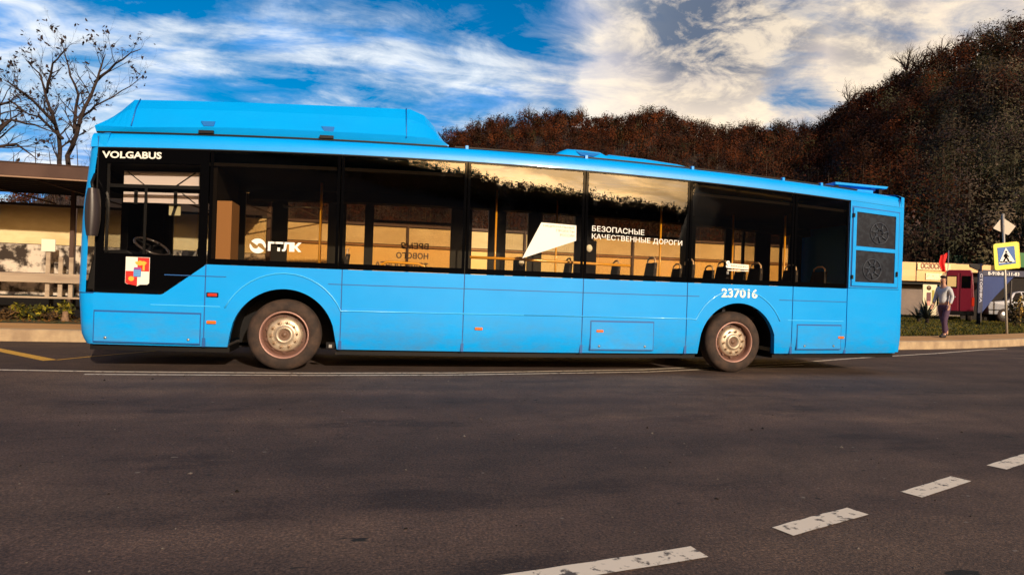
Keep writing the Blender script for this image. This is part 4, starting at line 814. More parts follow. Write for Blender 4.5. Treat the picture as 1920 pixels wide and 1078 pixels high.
# shrubs under the shelter
def shrub(name, x, y, z, w, h, n, cols, label, group, seed, leaf=.045):
    rs = np.random.RandomState(seed); t = thing(name, (x, y, z), label, 'shrub', group)
    q = MB()
    for k in range(6):
        a = rs.uniform(0, 6.28); q.tube([(x, y, z-.03), (x+math.cos(a)*w*.2, y+math.sin(a)*w*.2, z+h*.5), (x+math.cos(a)*w*.4, y+math.sin(a)*w*.4, z+h*.85)], [.012, .008, .004], 5)
    q.build('stem', mat('twig', (.07, .045, .03), .9), t)
    u = rs.normal(size=(n, 3)); u /= np.linalg.norm(u, axis=1, keepdims=True); c = u*rs.rand(n, 1)**.45
    cen = np.stack([c[:, 0]*w*.5, c[:, 1]*w*.4, h*.52+c[:, 2]*h*.5], 1)
    e = rs.normal(size=(n, 3)); e /= np.linalg.norm(e, axis=1, keepdims=True); f = np.cross(e, rs.normal(size=(n, 3))); f /= np.linalg.norm(f, axis=1, keepdims=True); s_ = leaf*rs.uniform(.6, 1.5, (n, 1))
    V = np.stack([cen-e*s_, cen+f*s_*.5, cen+e*s_, cen-f*s_*.5], 1).reshape(-1, 3); C = np.repeat(np.array(cols)[rs.randint(0, len(cols), n)]*rs.uniform(.5, 1.5, (n, 1)), 4, 0)
    o = stuff_mesh('foliage', V, np.arange(4*n).reshape(-1, 4), MATS['leaf'], cols=np.concatenate([C, np.ones((4*n, 1))], 1)); o.parent = t; return t
gc = [(.16, .14, .012), (.05, .055, .012), (.22, .17, .015), (.03, .03, .01)]
for i, (px, w, h, lb) in enumerate(((20, .5, .25, 'small dark shrub under the bench rail at the far left end of the shelter'), (35, .35, .36, 'small yellow green shrub under the shelter bench, first from the left edge'), (75, .6, .34, 'wide yellow green shrub under the middle of the shelter bench'), (122, .35, .42, 'upright yellow green shrub under the bench beside the bus front'), (105, .6, .2, 'low brown leafed shrub at the foot of the stump under the bench'))):
    p = atY(px, 590, 6.3); shrub('shrub', p.x, 6.3, .21, w, h, 260, gc if i not in (0, 4) else [(.05, .03, .015), (.10, .055, .02)], lb, 'shrubs under the bus shelter', 20+i)
q = MB(); p = atY(122, 600, 6.0); q.lathe([(.0, .22), (.05, .21), (.06, .1), (.08, .0)], (p.x, 6.0, .21), 10, 'z'); tag(q.build('tree_stump', mat('stump', (.28, .17, .10), .9, noise=(12, (.16, .09, .05), 4, .4, .7))), 'short pale brown tree stump under the shelter bench near the bus front', 'stump')
# leaf litter under the bench
n = 2600; rs = np.random.RandomState(5); X_ = rs.uniform(-9, 2, n); Y_ = rs.uniform(5.35, 7.6, n); an = rs.uniform(0, 6.28, n); s_ = rs.uniform(.02, .05, n)
V = np.stack([np.stack([X_+np.cos(an+k*1.57)*s_, Y_+np.sin(an+k*1.57)*s_*.6, .232+rs.uniform(0, .02, n)], 1) for k in range(4)], 1).reshape(-1, 3)
C = np.repeat(np.array([(.22, .09, .02), (.12, .05, .015), (.30, .15, .03)])[rs.randint(0, 3, n)], 4, 0); tag(stuff_mesh('leaf_litter', V, np.arange(4*n).reshape(-1, 4), MATS['leaf'], cols=np.concatenate([C, np.ones((4*n, 1))], 1)), 'brown fallen leaves lying on the soil under the shelter bench', 'leaf litter', kind='stuff')

#@@TREES
BARK = mat('dark_bark', (.020, .012, .010), .9, noise=(8, (.045, .026, .02), 4, .4, .7))
def tree(name, base, limbs, label, group, seed, lev=3, leaves=0, tw=.5, sc=1., bark=None, leafc=(.03, .02, .012), spread=.55, lsz=.05):
    """limbs: list of (path, r0, r1) world points; twigs are grown from them"""
    rs = random.Random(seed); t = thing(name, base, label, 'tree', group); tr = MB(); cr = MB(); lv = []
    def grow(p, d, ln, r, k):
        n = 4; pts = [Vector(p)]; d = Vector(d).normalized()
        for i in range(n):
            d = (d+Vector((rs.uniform(-1, 1), rs.uniform(-1, 1), rs.uniform(-.55, .9)))*.20).normalized(); pts.append(pts[-1]+d*ln/n)
        cr.tube(pts, [r*(1-.75*i/n) for i in range(n+1)], 4 if r > .012*sc else 3, cap=False)
        if rs.random() < leaves:
            lv.append(pts[-1]); 
        if k > 0:
            for i in range(1, n+1):
                for _ in range(rs.choice((0, 1, 1, 1))):
                    s = Vector((rs.uniform(-1, 1), rs.uniform(-1, 1), rs.uniform(-.5, .8))); grow(pts[i], d+s*spread*1.3, ln*rs.uniform(.4, .65), r*(1-.75*i/n)*.7+.001*sc, k-1)
    for path, r0, r1 in limbs:
        P = [Vector(p) for p in path]; Q = [P[0]]
        for a, b in zip(P, P[1:]):
            for i in (1, 2, 3): Q.append(a.lerp(b, i/3)+Vector([rs.uniform(-1, 1)*(b-a).length*.025 for _ in range(3)]))
        m = len(Q)-1; (tr if r0 > .06*sc else cr).tube(Q, [r0+(r1-r0)*i/m for i in range(m+1)], 7)
        for i in range(1, m+1):
            if Q[i].z < base[2]+1.2*sc and len(limbs) > 1 and r0 > .06*sc: continue
            d = (Q[i]-Q[i-1]).normalized(); rr = r0+(r1-r0)*i/m
            for _ in range(rs.choice((1, 2))):
                s = Vector((rs.uniform(-1, 1), rs.uniform(-1, 1), rs.uniform(-.2, .8))); grow(Q[i], d*.7+s*spread*1.6, tw*sc*rs.uniform(.6, 1.3)*(1.2-.4*i/m), rr*.45, lev-1)
    tr.build('trunk', bark or BARK, t, fix=False); cr.build('branches', bark or BARK, t, fix=False)
    if lv:
        q = MB()
        for p in lv:
            for _ in range(rs.choice((1, 2, 3))):
                e = Vector((rs.uniform(-1, 1), rs.uniform(-1, 1), rs.uniform(-1, .3))).normalized(); f = e.orthogonal().normalized(); s = lsz*sc*rs.uniform(.6, 1.4); c = p+Vector((rs.uniform(-1, 1), rs.uniform(-1, 1), rs.uniform(-1, 1)))*.06*sc
                q.add([c-e*s, c+f*s*.5, c+e*s, c-f*s*.5], [(0, 1, 2, 3)])
        tag(q.build('leaves', mat('leaf_'+name, leafc, .8), t, fix=False), kind='stuff')
    return t
def tp(Y, *pp): return [tuple(atY(a, b, Y+dy)) for a, b, dy in [(p if len(p) == 3 else (p[0], p[1], 0)) for p in pp]]
b0 = atY(122, 600, 12); gb = (b0.x, 12, .2)
tree('bare_tree', gb, [
    ([(gb[0], 12, .0)]+tp(12, (117, 300), (105, 235, .3), (88, 185, .5), (74, 140, .7), (48, 112, .9)), .075, .010),
    ([(gb[0]+.15, 12, .0)]+tp(12, (130, 300), (150, 225, -.2), (178, 160, -.3), (190, 125, -.3), (197, 102, -.3)), .08, .010),
    (tp(12, (150, 225), (178, 200, .4), (230, 172, .8), (270, 142, 1.2)), .035, .006),
    (tp(12, (178, 155), (215, 120, -.5), (262, 92, -.9)), .045, .01),
    (tp(12, (105, 235), (70, 195, -.5), (30, 165, -1), (8, 150, -1.2)), .05, .01),
    (tp(12, (117, 260), (75, 220, .8), (20, 200, 1.4)), .05, .01),
    (tp(12, (140, 250), (145, 180, .8), (128, 125, 1.2), (115, 75, 1.3)), .05, .008),
    (tp(12, (88, 175), (100, 120, -.6), (125, 90, -.8)), .04, .01),
], 'nearly leafless dark tree rising behind the bus shelter left of the bus', None, 3, lev=3, leaves=.22, tw=.66, leafc=(.025, .012, .010), lsz=.055)
b1 = atY(-40, 600, 11); gb = (b1.x, 11, .2)
tree('bare_tree', gb, [([(gb[0], 11, .0)]+tp(11, (-30, 300), (0, 215, .2), (-10, 130, .4)), .12, .02), (tp(11, (-20, 260), (20, 225), (65, 235), (105, 250)), .05, .01), (tp(11, (-25, 280), (30, 270), (70, 300)), .05, .01), (tp(11, (-8, 200), (20, 190), (55, 215)), .04, .01)],
     'nearly leafless tree at the left edge reaching its branches over the shelter roof', None, 8, lev=3, leaves=.10, tw=.8, leafc=(.025, .012, .010), lsz=.07)
# thin saplings behind the shelter
for i, (px, hh) in enumerate(((20, 3.0), (60, 3.3), (95, 3.1), (140, 3.4), (165, 3.1))):
    p = atY(px, 600, 10); tree('sapling', (p.x, 10, .2), [([(p.x, 10, .1), (p.x+.1, 10, 2), (p.x-.1, 10, hh+1.2)], .03, .008)], 'thin leafless sapling behind the shelter, number %s from the left edge' % ('one', 'two', 'three', 'four', 'five')[i] if False else ('slender leafless sapling behind the shelter roof, nearest the left edge', 'slender leafless sapling behind the shelter left of the twin trunks', 'slender leafless sapling just left of the twin trunked tree', 'slender leafless sapling just right of the twin trunked tree', 'slender leafless sapling behind the shelter closest to the bus')[i], 'saplings behind the bus shelter', 30+i, lev=3, tw=.55)
# skyline trees on the ridge
sk = [(862, 236, 268, 9.), (905, 226, 250, 7.), (990, 200, 235, 7), (1092, 198, 232, 7.), (1215, 200, 226, 7), (1318, 222, 245, 7), (1400, 224, 248, 6.5), (1462, 224, 248, 7), (1505, 222, 246, 7), (1548, 212, 242, 7), (1592, 158, 236, 8), (1612, 172, 214, 7), (1632, 160, 205, 7), (1668, 130, 192, 7), (1700, 88, 180, 8), (1722, 92, 158, 7), (1760, 72, 140, 6.5), (1800, 58, 128, 6.5), (1850, 42, 112, 6.5), (1900, 26, 96, 6.5)]
names_ = ['pale bare tree on the ridge just right of the bus roof cowl', 'bare tree at the left end of the red brown ridge', 'bare tree on the ridge left of the middle of the picture', 'taller bare tree above the roof air conditioner', 'bare tree on the rounded summit of the middle ridge', 'bare tree where the middle ridge starts to dip', 'small bare tree in the dip of the ridge', 'bare tree in the ridge saddle above the rear bus windows', 'bare tree at the lowest point of the saddle', 'bare tree where the ridge begins to climb to the right', 'tall fan shaped bare tree standing above the climbing ridge', 'slim bare tree just right of the fan shaped one', 'bushy bare tree halfway up the climbing ridge', 'bare tree below the tall spiky one on the steep ridge', 'tall spiky bare tree standing clear of the steep ridge', 'bare tree just above the tall spiky one', 'bare tree on the upper ridge against the cream cloud', 'short bare tree on the upper ridge', 'short bare tree near the top of the right hill', 'bare tree on the hilltop at the right edge']
for i, (px, yt, yb, _) in enumerate(sk):
    d = ray(px, yb); azz = math.atan2(d.x, d.y); Rg = float(np.interp(azz, AZ, RR))*.99; gz = float(hill_h(np.array([azz]), np.array([Rg]))[0]); bx, by = CAM.x+math.sin(azz)*Rg, CAM.y+math.cos(azz)*Rg
    top = CAM.z+ray(px, yt).z/math.hypot(d.x, d.y)*Rg; hh = max(4, top-gz); sc_ = hh/7.; rs_ = random.Random(i)
    lm = [([(bx, by, gz-.5), (bx+rs_.uniform(-.3, .3)*sc_, by, gz+hh*.45), (bx+rs_.uniform(-.6, .6)*sc_, by, gz+hh*.8)], .20*sc_, .07*sc_)]
    for k in range(5):
        a = rs_.uniform(0, 6.28); z0_ = gz+hh*rs_.uniform(.3, .5); lm.append(([(bx, by, z0_), (bx+math.cos(a)*hh*.16, by+math.sin(a)*hh*.16, z0_+hh*.25), (bx+math.cos(a)*hh*.28, by+math.sin(a)*hh*.28, gz+hh*rs_.uniform(.72, .95))], .13*sc_, .045*sc_))
    tree('ridge_tree', (bx, by, gz), lm, names_[i], 'bare trees along the hill skyline', 50+i, lev=3, tw=1.5, sc=sc_, bark=mat('ridge_bark', (.035, .020, .013), .9))
#@@END_TREES
#@@RIGHT
# ------------------------------------------------------------------ the corner at the right
HR = math.atan2(RIGHT.y, RIGHT.x)         # local x runs to the right of the picture, local y away from it
def bl(mb, name, m, parent, **k): return mb.build(name, m, parent, local=True, **k)
def lp(D, px, py, base):                   # local x and z of a pixel on the vertical plane D ahead, for a thing based at `base`
    p = pt(px, py, D); v = p-Vector(base); return v.dot(RIGHT), v.z
# shop
DS = 38; sb = pt(1720, 598, DS); sb.z = .25; SHP = thing('shop', sb, 'low roadside shop with orange cream fascia just right of the bus tail', 'shop', rz=HR)
X0, Zt = lp(DS, 1640, 491, sb); X1, _ = lp(DS, 1790, 497, sb); xr = lp(DS, 1960, 497, sb)[0]
zt = lp(DS, 1720, 492, sb)[1]; zm = lp(DS, 1720, 509, sb)[1]; zb = lp(DS, 1720, 527, sb)[1]
FAS = mat('fascia_cream', (.85, .55, .24), .55, noise=((.4, 1, 1), (.80, .45, .16), 4, .4, .65)); FASP = mat('fascia_pink', (.55, .38, .32), .6)
WALLM = mat('render_grey', (.26, .20, .17), .9, noise=(1.2, (.18, .14, .12), 5, .3, .7))
bl(MB().box(X0, xr, .8, 3.7, 0, zt-.1), 'wall', WALLM, SHP); bl(MB().box(X0-.2, xr, .0, 3.9, zt-.08, zt+.02), 'roof', DRK, SHP)
bl(MB().box(X0-.1, lp(DS, 1790, 500, sb)[0], -.12, -.02, zb, zt), 'fascia', FAS, SHP, bevel=.01)
bl(MB().box(lp(DS, 1790, 500, sb)[0]+.01, lp(DS, 1862, 500, sb)[0], -.10, -.02, lp(DS, 1820, 511, sb)[1], zt-.03), 'fascia', FAS, SHP)
bl(MB().box(lp(DS, 1862, 500, sb)[0]+.01, xr, -.10, -.02, lp(DS, 1870, 514, sb)[1], zt-.30), 'fascia', FASP, SHP)
xa, za = lp(DS, 1717, 494, sb); xb, zb2 = lp(DS, 1778, 508, sb); SGN = bl(MB().box(xa, xb, -.20, -.125, zb2, za), 'sign_board', mat('sign_cream', (.88, .68, .36), .5), SHP, bevel=.01)
SGN.location = (0, 0, 0)
LET = mat('sign_letters', (.30, .10, .04), .5)
text('ОСЗОСИ', 'sign_letters', LET, (xb-xa)*.62, .36, lambda a, b: (xa+.18+a, -.225, zb2+.07+b), SGN, local=True, bold=.03)
xa2, za2 = lp(DS, 1733, 512, sb); xb2, zb3 = lp(DS, 1776, 526, sb); bl(MB().box(xa2, xb2, -.17, -.125, zb3, za2), 'poster_band', mat('poster_cream', (.90, .78, .50), .5, noise=(6, (.75, .55, .25), 3, .55, .65)), SHP)
bl(MB().box(lp(DS, 1716, 500, sb)[0]-.02, lp(DS, 1716, 500, sb)[0]+.02, -.14, -.12, zb, zt), 'joint', DRK, SHP)
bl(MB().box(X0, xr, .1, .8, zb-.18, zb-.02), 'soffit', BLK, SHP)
for a, b in ((1757, 1776), (1640, 1690)): bl(MB().box(lp(DS, a, 550, sb)[0], lp(DS, b, 550, sb)[0], .76, .795, .8, 2.2), 'window', BGL, SHP)
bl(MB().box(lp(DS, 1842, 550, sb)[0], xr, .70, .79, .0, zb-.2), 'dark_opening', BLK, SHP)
xp, zp = lp(DS-1, 1731, 533, sb); xq, zq = lp(DS-1, 1756, 574, sb)
PB = thing('poster_board', sb+RIGHT*xp-FWD*1.0, 'tall cream poster board with dark and yellow pictures leaning by the shop wall', 'poster board', rz=HR)
bl(MB().box(0, xq-xp, 0, .06, .05, zp), 'board', mat('poster_paper', (.82, .70, .45), .6), PB, bevel=.01)
bl(MB().box(.22, .46, -.012, 0, zq*.9+.35, zq*.9+.85), 'bottle_picture', mat('picture_plum', (.12, .02, .03), .5), PB); bl(MB().box(.25, .45, -.012, 0, zq+.02, zq+.28), 'cup_picture', mat('picture_pink', (.75, .30, .22), .5), PB)
bl(MB().box(.53, .66, -.012, 0, zq*.9+.25, zq*.9+1.0), 'leaf_picture', mat('picture_olive', (.35, .30, .02), .5), PB); bl(MB().lathe([(.0, -.014), (.13, -.013), (.14, 0)], (.34, 0, zp-.2), 14), 'fruit_picture', mat('picture_brown', (.10, .05, .02), .5), PB)
# green roofed building behind
DG = 46; gb_ = pt(1760, 596, DG); gb_.z = .3; GB = thing('green_roofed_building', gb_, 'long building with a dark green roof edge behind the shop', 'building', rz=HR)
xg0 = lp(DG, 1752, 480, gb_)[0]; xg1 = lp(DG, 2010, 480, gb_)[0]; zg1 = lp(DG, 1800, 479, gb_)[1]; zg0 = lp(DG, 1800, 494, gb_)[1]
bl(MB().box(xg0, xg1, 0, 8, 0, zg0), 'wall', WALLM, GB); GRN = mat('green_sheet', (.004, .085, .035), .5); bl(MB().box(xg0, xg1, -.3, 0, zg0, zg1), 'roof_edge', GRN, GB); bl(MB().box(xg0, xg1, 0, 8, zg0, zg1-.02), 'roof', DRK, GB)
DG2 = 37; xx0, z1_ = lp(DG2, 1900, 474, gb_); bl(MB().box(xx0, xx0+3.5, -9.2, -9.0, lp(DG2, 1900, 501, gb_)[1], z1_), 'green_board', mat('green_board', (.003, .13, .01), .5), GB)
# van seen end on
DV = 30; vb = pt(1812, 600, DV); vb.z = .36; VAN = thing('van', vb, 'dark maroon box van seen from behind with a yellow plate in its left window', 'van', rz=HR-R(31))
MAR = mat('maroon_paint', (.16, .006, .022), .35, coat=.4); VX0, VZT = lp(DV, 1779, 505, vb); VX1, _ = lp(DV, 1826, 503, vb)
q = MB(); w = (VX1-VX0)/2; cxv = (VX0+VX1)/2
sec = [(-w, .32), (-w, 1.1), (-w*.96, 1.7), (-w*.86, VZT-.12), (-w*.74, VZT), (w*.74, VZT), (w*.86, VZT-.12), (w*.96, 1.7), (w, 1.1), (w, .32)]
q.prism([(cxv+a, b) for a, b in sec], lambda a, b: (a, 0, b), lambda a, b: (a, 4.6, b)); body = bl(q, 'body', MAR, VAN, bevel=.04)
zwa, zwb = lp(DV, 1800, 517, vb)[1], lp(DV, 1800, 540, vb)[1]
for a, b in ((cxv-w*.84, cxv-.04), (cxv+.04, cxv+w*.84)):
    o = bl(MB().box(a, b, -.02, .0, .5, VZT-.16), 'rear_door', MAR, VAN, bevel=.012); bl(MB().box(a+.05, b-.05, -.03, -.021, zwb, zwa), 'window', BGL, o)
bl(MB().box(lp(DV, 1783, 520, vb)[0], lp(DV, 1797, 520, vb)[0], -.045, -.032, zwb+.06, zwa-.04), 'window_plate', mat('plate_yellow', (.80, .58, .25), .5), VAN)
bl(MB().box(cxv-w, cxv+w, -.14, 0, .30, .50), 'bumper', BLK, VAN, bevel=.02)
for s_ in (-1, 1):
    bl(MB().box(cxv+s_*w*.93-.05, cxv+s_*w*.93+.05, -.03, .0, .75, 1.15), 'tail_lamp', REDL, VAN)
    for yv in (.9, 3.7):
        wv_ = bl(MB().lathe([(.0, -.1), (.2, -.1), (.33, -.1), (.34, -.06), (.34, .06), (.33, .1), (0, .1)], (cxv+s_*(w-.12), yv, .34), 20, 'x'), 'wheel', RUB, VAN)
bl(MB().lathe([(0, -.03), (.03, -.02)], (cxv-.15, -.02, 1.15), 10), 'door_handle', STEEL, VAN)
# blue awning wall
DA = 31; ab = pt(1866, 602, DA); ab.z = .36; AW = thing('blue_awning', ab, 'dark blue canvas screen with a white phone number along its top beside the maroon van', 'awning', rz=HR)
P1 = [(1842, 509), (1908, 512), (1866, 556), (1842, 585)]; pl = [lp(DA, a, b, ab) for a, b in P1]; BLC = mat('blue_canvas', (.016, .035, .15), .7, noise=((1.5, 1, .3), (.022, .05, .19), 4, .35, .65))
q = MB(); q.xz(pl, 0, .03); bl(q, 'canvas', BLC, AW)
xt0, zt0 = lp(DA, 1851, 516, ab); xt1, zt1 = lp(DA, 1910, 509.5, ab); zbar = lp(DA, 1880, 517, ab)[1]; sb_ = bl(MB().box(xt0-.25, xt1+.4, -.05, -.005, zbar-.03, zt1+.03), 'name_strip', mat('strip_dark', (.03, .03, .07), .6), AW)
text('8-918-88-11-83', 'phone_number', WHT, xt1-xt0, .17, lambda a, b: (xt0+a, -.058, zbar+.01+b), sb_, local=True, bold=.02)
bl(MB().box(pl[0][0]-.03, pl[0][0]+.03, .0, .06, 0, pl[0][1]), 'post', DRK, AW); bl(MB().box(pl[1][0]-.03, pl[1][0]+.03, .35, .41, 0, pl[1][1]), 'post', DRK, AW); bl(MB().box(pl[0][0], pl[1][0], .03, .09, pl[0][1]-.05, pl[0][1]), 'frame_bar', DRK, AW)
bl(MB().box(pl[0][0], pl[1][0]+1.6, 1.4, 1.44, 0, zbar-.05), 'back_sheet', mat('dark_canvas', (.012, .008, .006), .9), AW)
# dark banner post
DP = 28; bb = pt(1834, 612, DP); bb.z = .33; BPST = thing('banner_post', bb, 'black post with a folded banner and white vertical writing between the van and blue screen', 'post', rz=HR)
zz1 = lp(DP, 1834, 494, bb)[1]; bl(MB().tube([(0, 0, -.05), (0, 0, zz1)], [.075, .075], 12), 'pole', mat('post_black', (.012, .012, .03), .4), BPST)
q = MB(); q.xz([(-.48, zz1-.06), (-.45, zz1-.17), (-.12, zz1-.30), (.0, zz1-.18), (.12, zz1-.05), (.0, zz1-.03)], -.06, .02); bl(q, 'arm', BLK, BPST)
o = bl(MB().box(-.10, .10, -.09, -.076, .5, zz1-.35), 'banner', mat('banner_navy', (.015, .015, .05), .6), BPST)
tx = text('СТОЯНКА', 'banner_lettering', mat('banner_white', (.6, .6, .7), .6), 1.25, .11, lambda a, b: (-.05+b, -.096, zz1-.45-a), o, local=True, bold=.02)
# red flag
DF = 33; fb = pt(1775, 600, DF); fb.z = .33; FL = thing('red_flag', fb, 'red flag hanging in folds from a thin pole in front of the shop sign', 'flag', rz=HR)
xf, zf = lp(DF, 1777, 474, fb); x2, z2 = lp(DF, 1766, 512, fb)
bl(MB().tube([(xf+.02, 0, -.05), (xf+.05, 0, zf+.12)], .02, 8), 'pole', STEEL, FL)
q = MB(); P = []
for i in range(10):
    t = i/9; row = []
    for j in range(9):
        u = j/8; wd = .34+.22*math.sin(t*2.4); row.append((xf-u*wd*(1-.35*t)-.10*t*(1-u)+.02*math.sin(9*t), .07*math.sin(u*9+t*3), zf-t*(1.02-.25*u)-.16*u))
    P.append(row)
q.grid(P); q.grid([[(a, b+.012, c) for a, b, c in r_] for r_ in P]); bl(q, 'cloth', mat('flag_red', (.70, .012, .010), .7), FL)
# white pennant above
# estate car at the right
DC = 32; cb = pt(1902, 602, DC); cb.z = .38; CAR = thing('parked_car', cb, 'silver grey estate car parked on the grass behind the crossing sign', 'car', rz=HR)
SLV = mat('silver_paint', (.30, .30, .33), .3, metal=.5, coat=.5)
def cs(px, py): return lp(DC, px, py, cb)
prof = [(-1.9, .35), (-1.95, .75), (-1.85, 1.0), (-1.2, 1.08), (-.95, 1.12), (-.62, 1.52), (-.3, 1.60), (1.2, 1.62), (1.75, 1.55), (2.05, 1.10), (2.12, .8), (2.1, .35)]
prof = [(a*1.02-.0, b*.97) for a, b in prof]; XO = 1.10; prof = [(a+XO-.45, b) for a, b in prof]
q = MB(); P = []
for y, k in ((0.08, .94), (0, .97), (0, 1.0)): pass
n = len(prof)
def secy(z): return 0.0+.22*max(0, (z-1.0)/.6)
q.prism(prof, lambda a, b: (a, secy(b), b), lambda a, b: (a, 1.75-secy(b), b)); cbod = bl(q, 'body', SLV, CAR, bevel=.035)
xo = XO-.45
for poly in ([(-.78, 1.10), (-.50, 1.46), (-.25, 1.50), (-.25, 1.10)], [(-.17, 1.10), (-.17, 1.50), (.62, 1.51), (.62, 1.10)], [(.70, 1.10), (.70, 1.51), (1.22, 1.51), (1.22, 1.10)], [(1.3, 1.10), (1.3, 1.50), (1.68, 1.45), (1.9, 1.12)]):
    q = MB(); q.prism([(a+xo, b) for a, b in poly], lambda a, b: (a, secy(b)-.012, b), lambda a, b: (a, secy(b)+.01, b)); bl(q, 'window', BGL, CAR)
for xw in (-1.2, 1.35):
    o = bl(MB().lathe([(.0, .0), (.2, -.01), (.31, .0), (.33, .05), (.33, .2), (0, .2)], (xw+xo, -.02, .33), 24), 'wheel', RUB, CAR); bl(MB().lathe([(0, -.03), (.17, -.02), (.19, .0)], (xw+xo, -.02, .33), 18), 'rim', STEEL, o)
    bl(MB().lathe([(0, .0), (.33, .0), (.33, -.2), (0, -.2)], (xw+xo, 1.77, .33), 20), 'wheel', RUB, CAR)
bl(MB().box(-1.95+xo, 2.1+xo, -.012, .0, .55, .60), 'side_trim', BLK, CAR)
for a in (.35, 1.1): bl(MB().box(a+xo, a+.12+xo, -.03, -.005, .93, .96), 'door_handle', BLK, CAR)
q = MB(); q.box(-.55+xo, -.35+xo, -.16, -.02, 1.05, 1.17); bl(q, 'side_mirror', BLK, CAR, bevel=.02)
# bushes by the car and the shop
def pshrub(px, D, w, h, n, cols, lb, seed, leaf):
    p = pt(px, 605, D); z = .36 if D > 26 else .3; shrub('shrub', p.x, p.y, z, w, h, n, cols, lb, 'dark shrubs beside the parking', seed, leaf)
dkc = [(.03, .018, .008), (.05, .03, .012), (.02, .025, .008), (.10, .07, .03)]
pshrub(1903, 27, .8, 1.05, 800, dkc, 'dark brown rounded shrub just right of the crossing sign pole', 61, .05)
pshrub(1924, 28, .9, 1.4, 800, dkc+[(.45, .38, .22)], 'dark shrub with pale tips at the right edge', 62, .05)
pshrub(1912, 26.4, .25, 1.28, 120, [(.55, .38, .10), (.40, .25, .06)], 'small shrub with golden leaves in front of the car', 63, .045)
# spiky yucca by the shop
def yucca(px, D, h, lb, seed):
    p = pt(px, 602, D); rs = random.Random(seed); t = thing('spiky_plant', (p.x, p.y, .33), lb, 'plant', 'spiky plants by the shop'); q = MB()
    for i in range(46):
        a = rs.uniform(0, 6.28); e = rs.uniform(.1, 1.3); l = h*rs.uniform(.6, 1.1); d = Vector((math.cos(a)*math.cos(e), math.sin(a)*math.cos(e), math.sin(e))); n_ = Vector((-math.sin(a), math.cos(a), 0)); b0_ = Vector((p.x, p.y, .33+.15*h)); m_ = b0_+d*l*.6; tp_ = b0_+d*l+Vector((0, 0, -.12*l))
        q.add([b0_-n_*.02, b0_+n_*.02, m_+n_*.03, m_-n_*.03, tp_], [(0, 1, 2, 3), (3, 2, 4)])
    tag(q.build('leaves', mat('yucca_leaf', (.018, .022, .014), .6), t, fix=False), kind='stuff'); bl(MB().tube([(0, 0, -.05), (0, 0, .25*h)], [.07, .06], 8), 'stem', BARK, t)
yucca(1738, 27, 1.1, 'dark spiky plant in front of the poster board', 1); yucca(1722, 28, .8, 'smaller dark spiky plant close behind the bus tail', 2)
# crossing sign
DSG = 22; sg = pt(1888, 622, DSG); sg.z = lz(sg.x, sg.y); print('sign ground', sg)
SG = thing('crossing_sign', sg, 'yellow bordered blue pedestrian crossing sign on a thin pole at the kerb', 'road sign', rz=HR)
tx_, tz_ = lp(DSG, 1881, 401, sg); q = MB(); q.tube([(0, 0, -.05), (tx_*.45, 0, tz_*.45), (tx_, 0, tz_)], .038, 10); bl(q, 'pole', mat('galvanised', (.50, .46, .40), .45, metal=.4), SG)
def board(D, corners, y0, y1):
    return [lp(D, a, b, sg) for a, b in corners]
YB = mat('sign_yellow', (.82, .72, .03), .4, noise=(3, (.88, .80, .12), 3, .4, .7)); SBL = mat('sign_blue', (.012, .10, .38), .4)
def rounded(c, r=.14, n=4):
    out = []
    m = len(c)
    for i in range(m):
        p0, p1, p2 = Vector(c[i-1]), Vector(c[i]), Vector(c[(i+1) % m]); a = p1+(p0-p1)*r; b = p1+(p2-p1)*r
        for k in range(n+1):
            t = k/n; out.append(tuple(a*(1-t)**2+p1*2*t*(1-t)+b*t*t))
    return out
cY = board(DSG, [(1859, 458), (1905, 453), (1908, 502), (1862, 507)], 0, 0); q = MB(); q.xz(rounded(cY, .08), -.09, -.06); PL1 = bl(q, 'panel', YB, SG)
q = MB(); q.xz(rounded([(a+.07, b-.01) for a, b in cY], .08), -.055, .03); bl(q, 'back_panel', mat('sign_back_yellow', (.62, .52, .02), .5), SG)
cB = board(DSG, [(1866, 465), (1898, 461.5), (1901, 494), (1869, 498)], 0, 0); q = MB(); q.xz(cB, -.096, -.091); b_ = bl(q, 'blue_field', SBL, PL1)
cT = board(DSG, [(1882, 464.5), (1899, 491), (1869, 494.5)], 0, 0); q = MB(); q.xz(cT, -.101, -.097); w_ = bl(q, 'white_triangle', WHT, PL1)
def S2(px, py): return lp(DSG, px, py, sg)
q = MB()
def limb(pts, r):
    P = [(S2(*p)[0], -.104, S2(*p)[1]) for p in pts]; q.tube(P, r, 6)
limb([(1882.5, 475.5), (1882.0, 482)], .045); limb([(1882, 482), (1879.5, 487), (1877.5, 491.5)], .026); limb([(1882.2, 482), (1885.5, 486), (1887.5, 491)], .026); limb([(1882.3, 476), (1879, 479), (1878.5, 482)], .018); limb([(1882.5, 476.5), (1885, 480), (1887.8, 481.5)], .018)
hx, hz = S2(1882.4, 472.6); q.lathe([(0, -.004), (.035, -.003), (.036, 0)], (hx, -.103, hz), 12)
bl(q, 'walking_figure', BLK, PL1)
for a in (1873.5, 1882.5, 1891):
    xk, zk = S2(a, 492.6); bl(MB().box(xk-.05, xk+.04, -.106, -.101, zk, zk+.045), 'stripe', BLK, PL1)
cD = board(DSG, [(1881, 407), (1907, 424), (1893, 441), (1864, 428)], 0, 0); q = MB(); q.xz(rounded(cD, .08), .045, .065); bl(q, 'warning_plate_back', mat('plate_back', (.40, .34, .28), .5, metal=.2), SG)
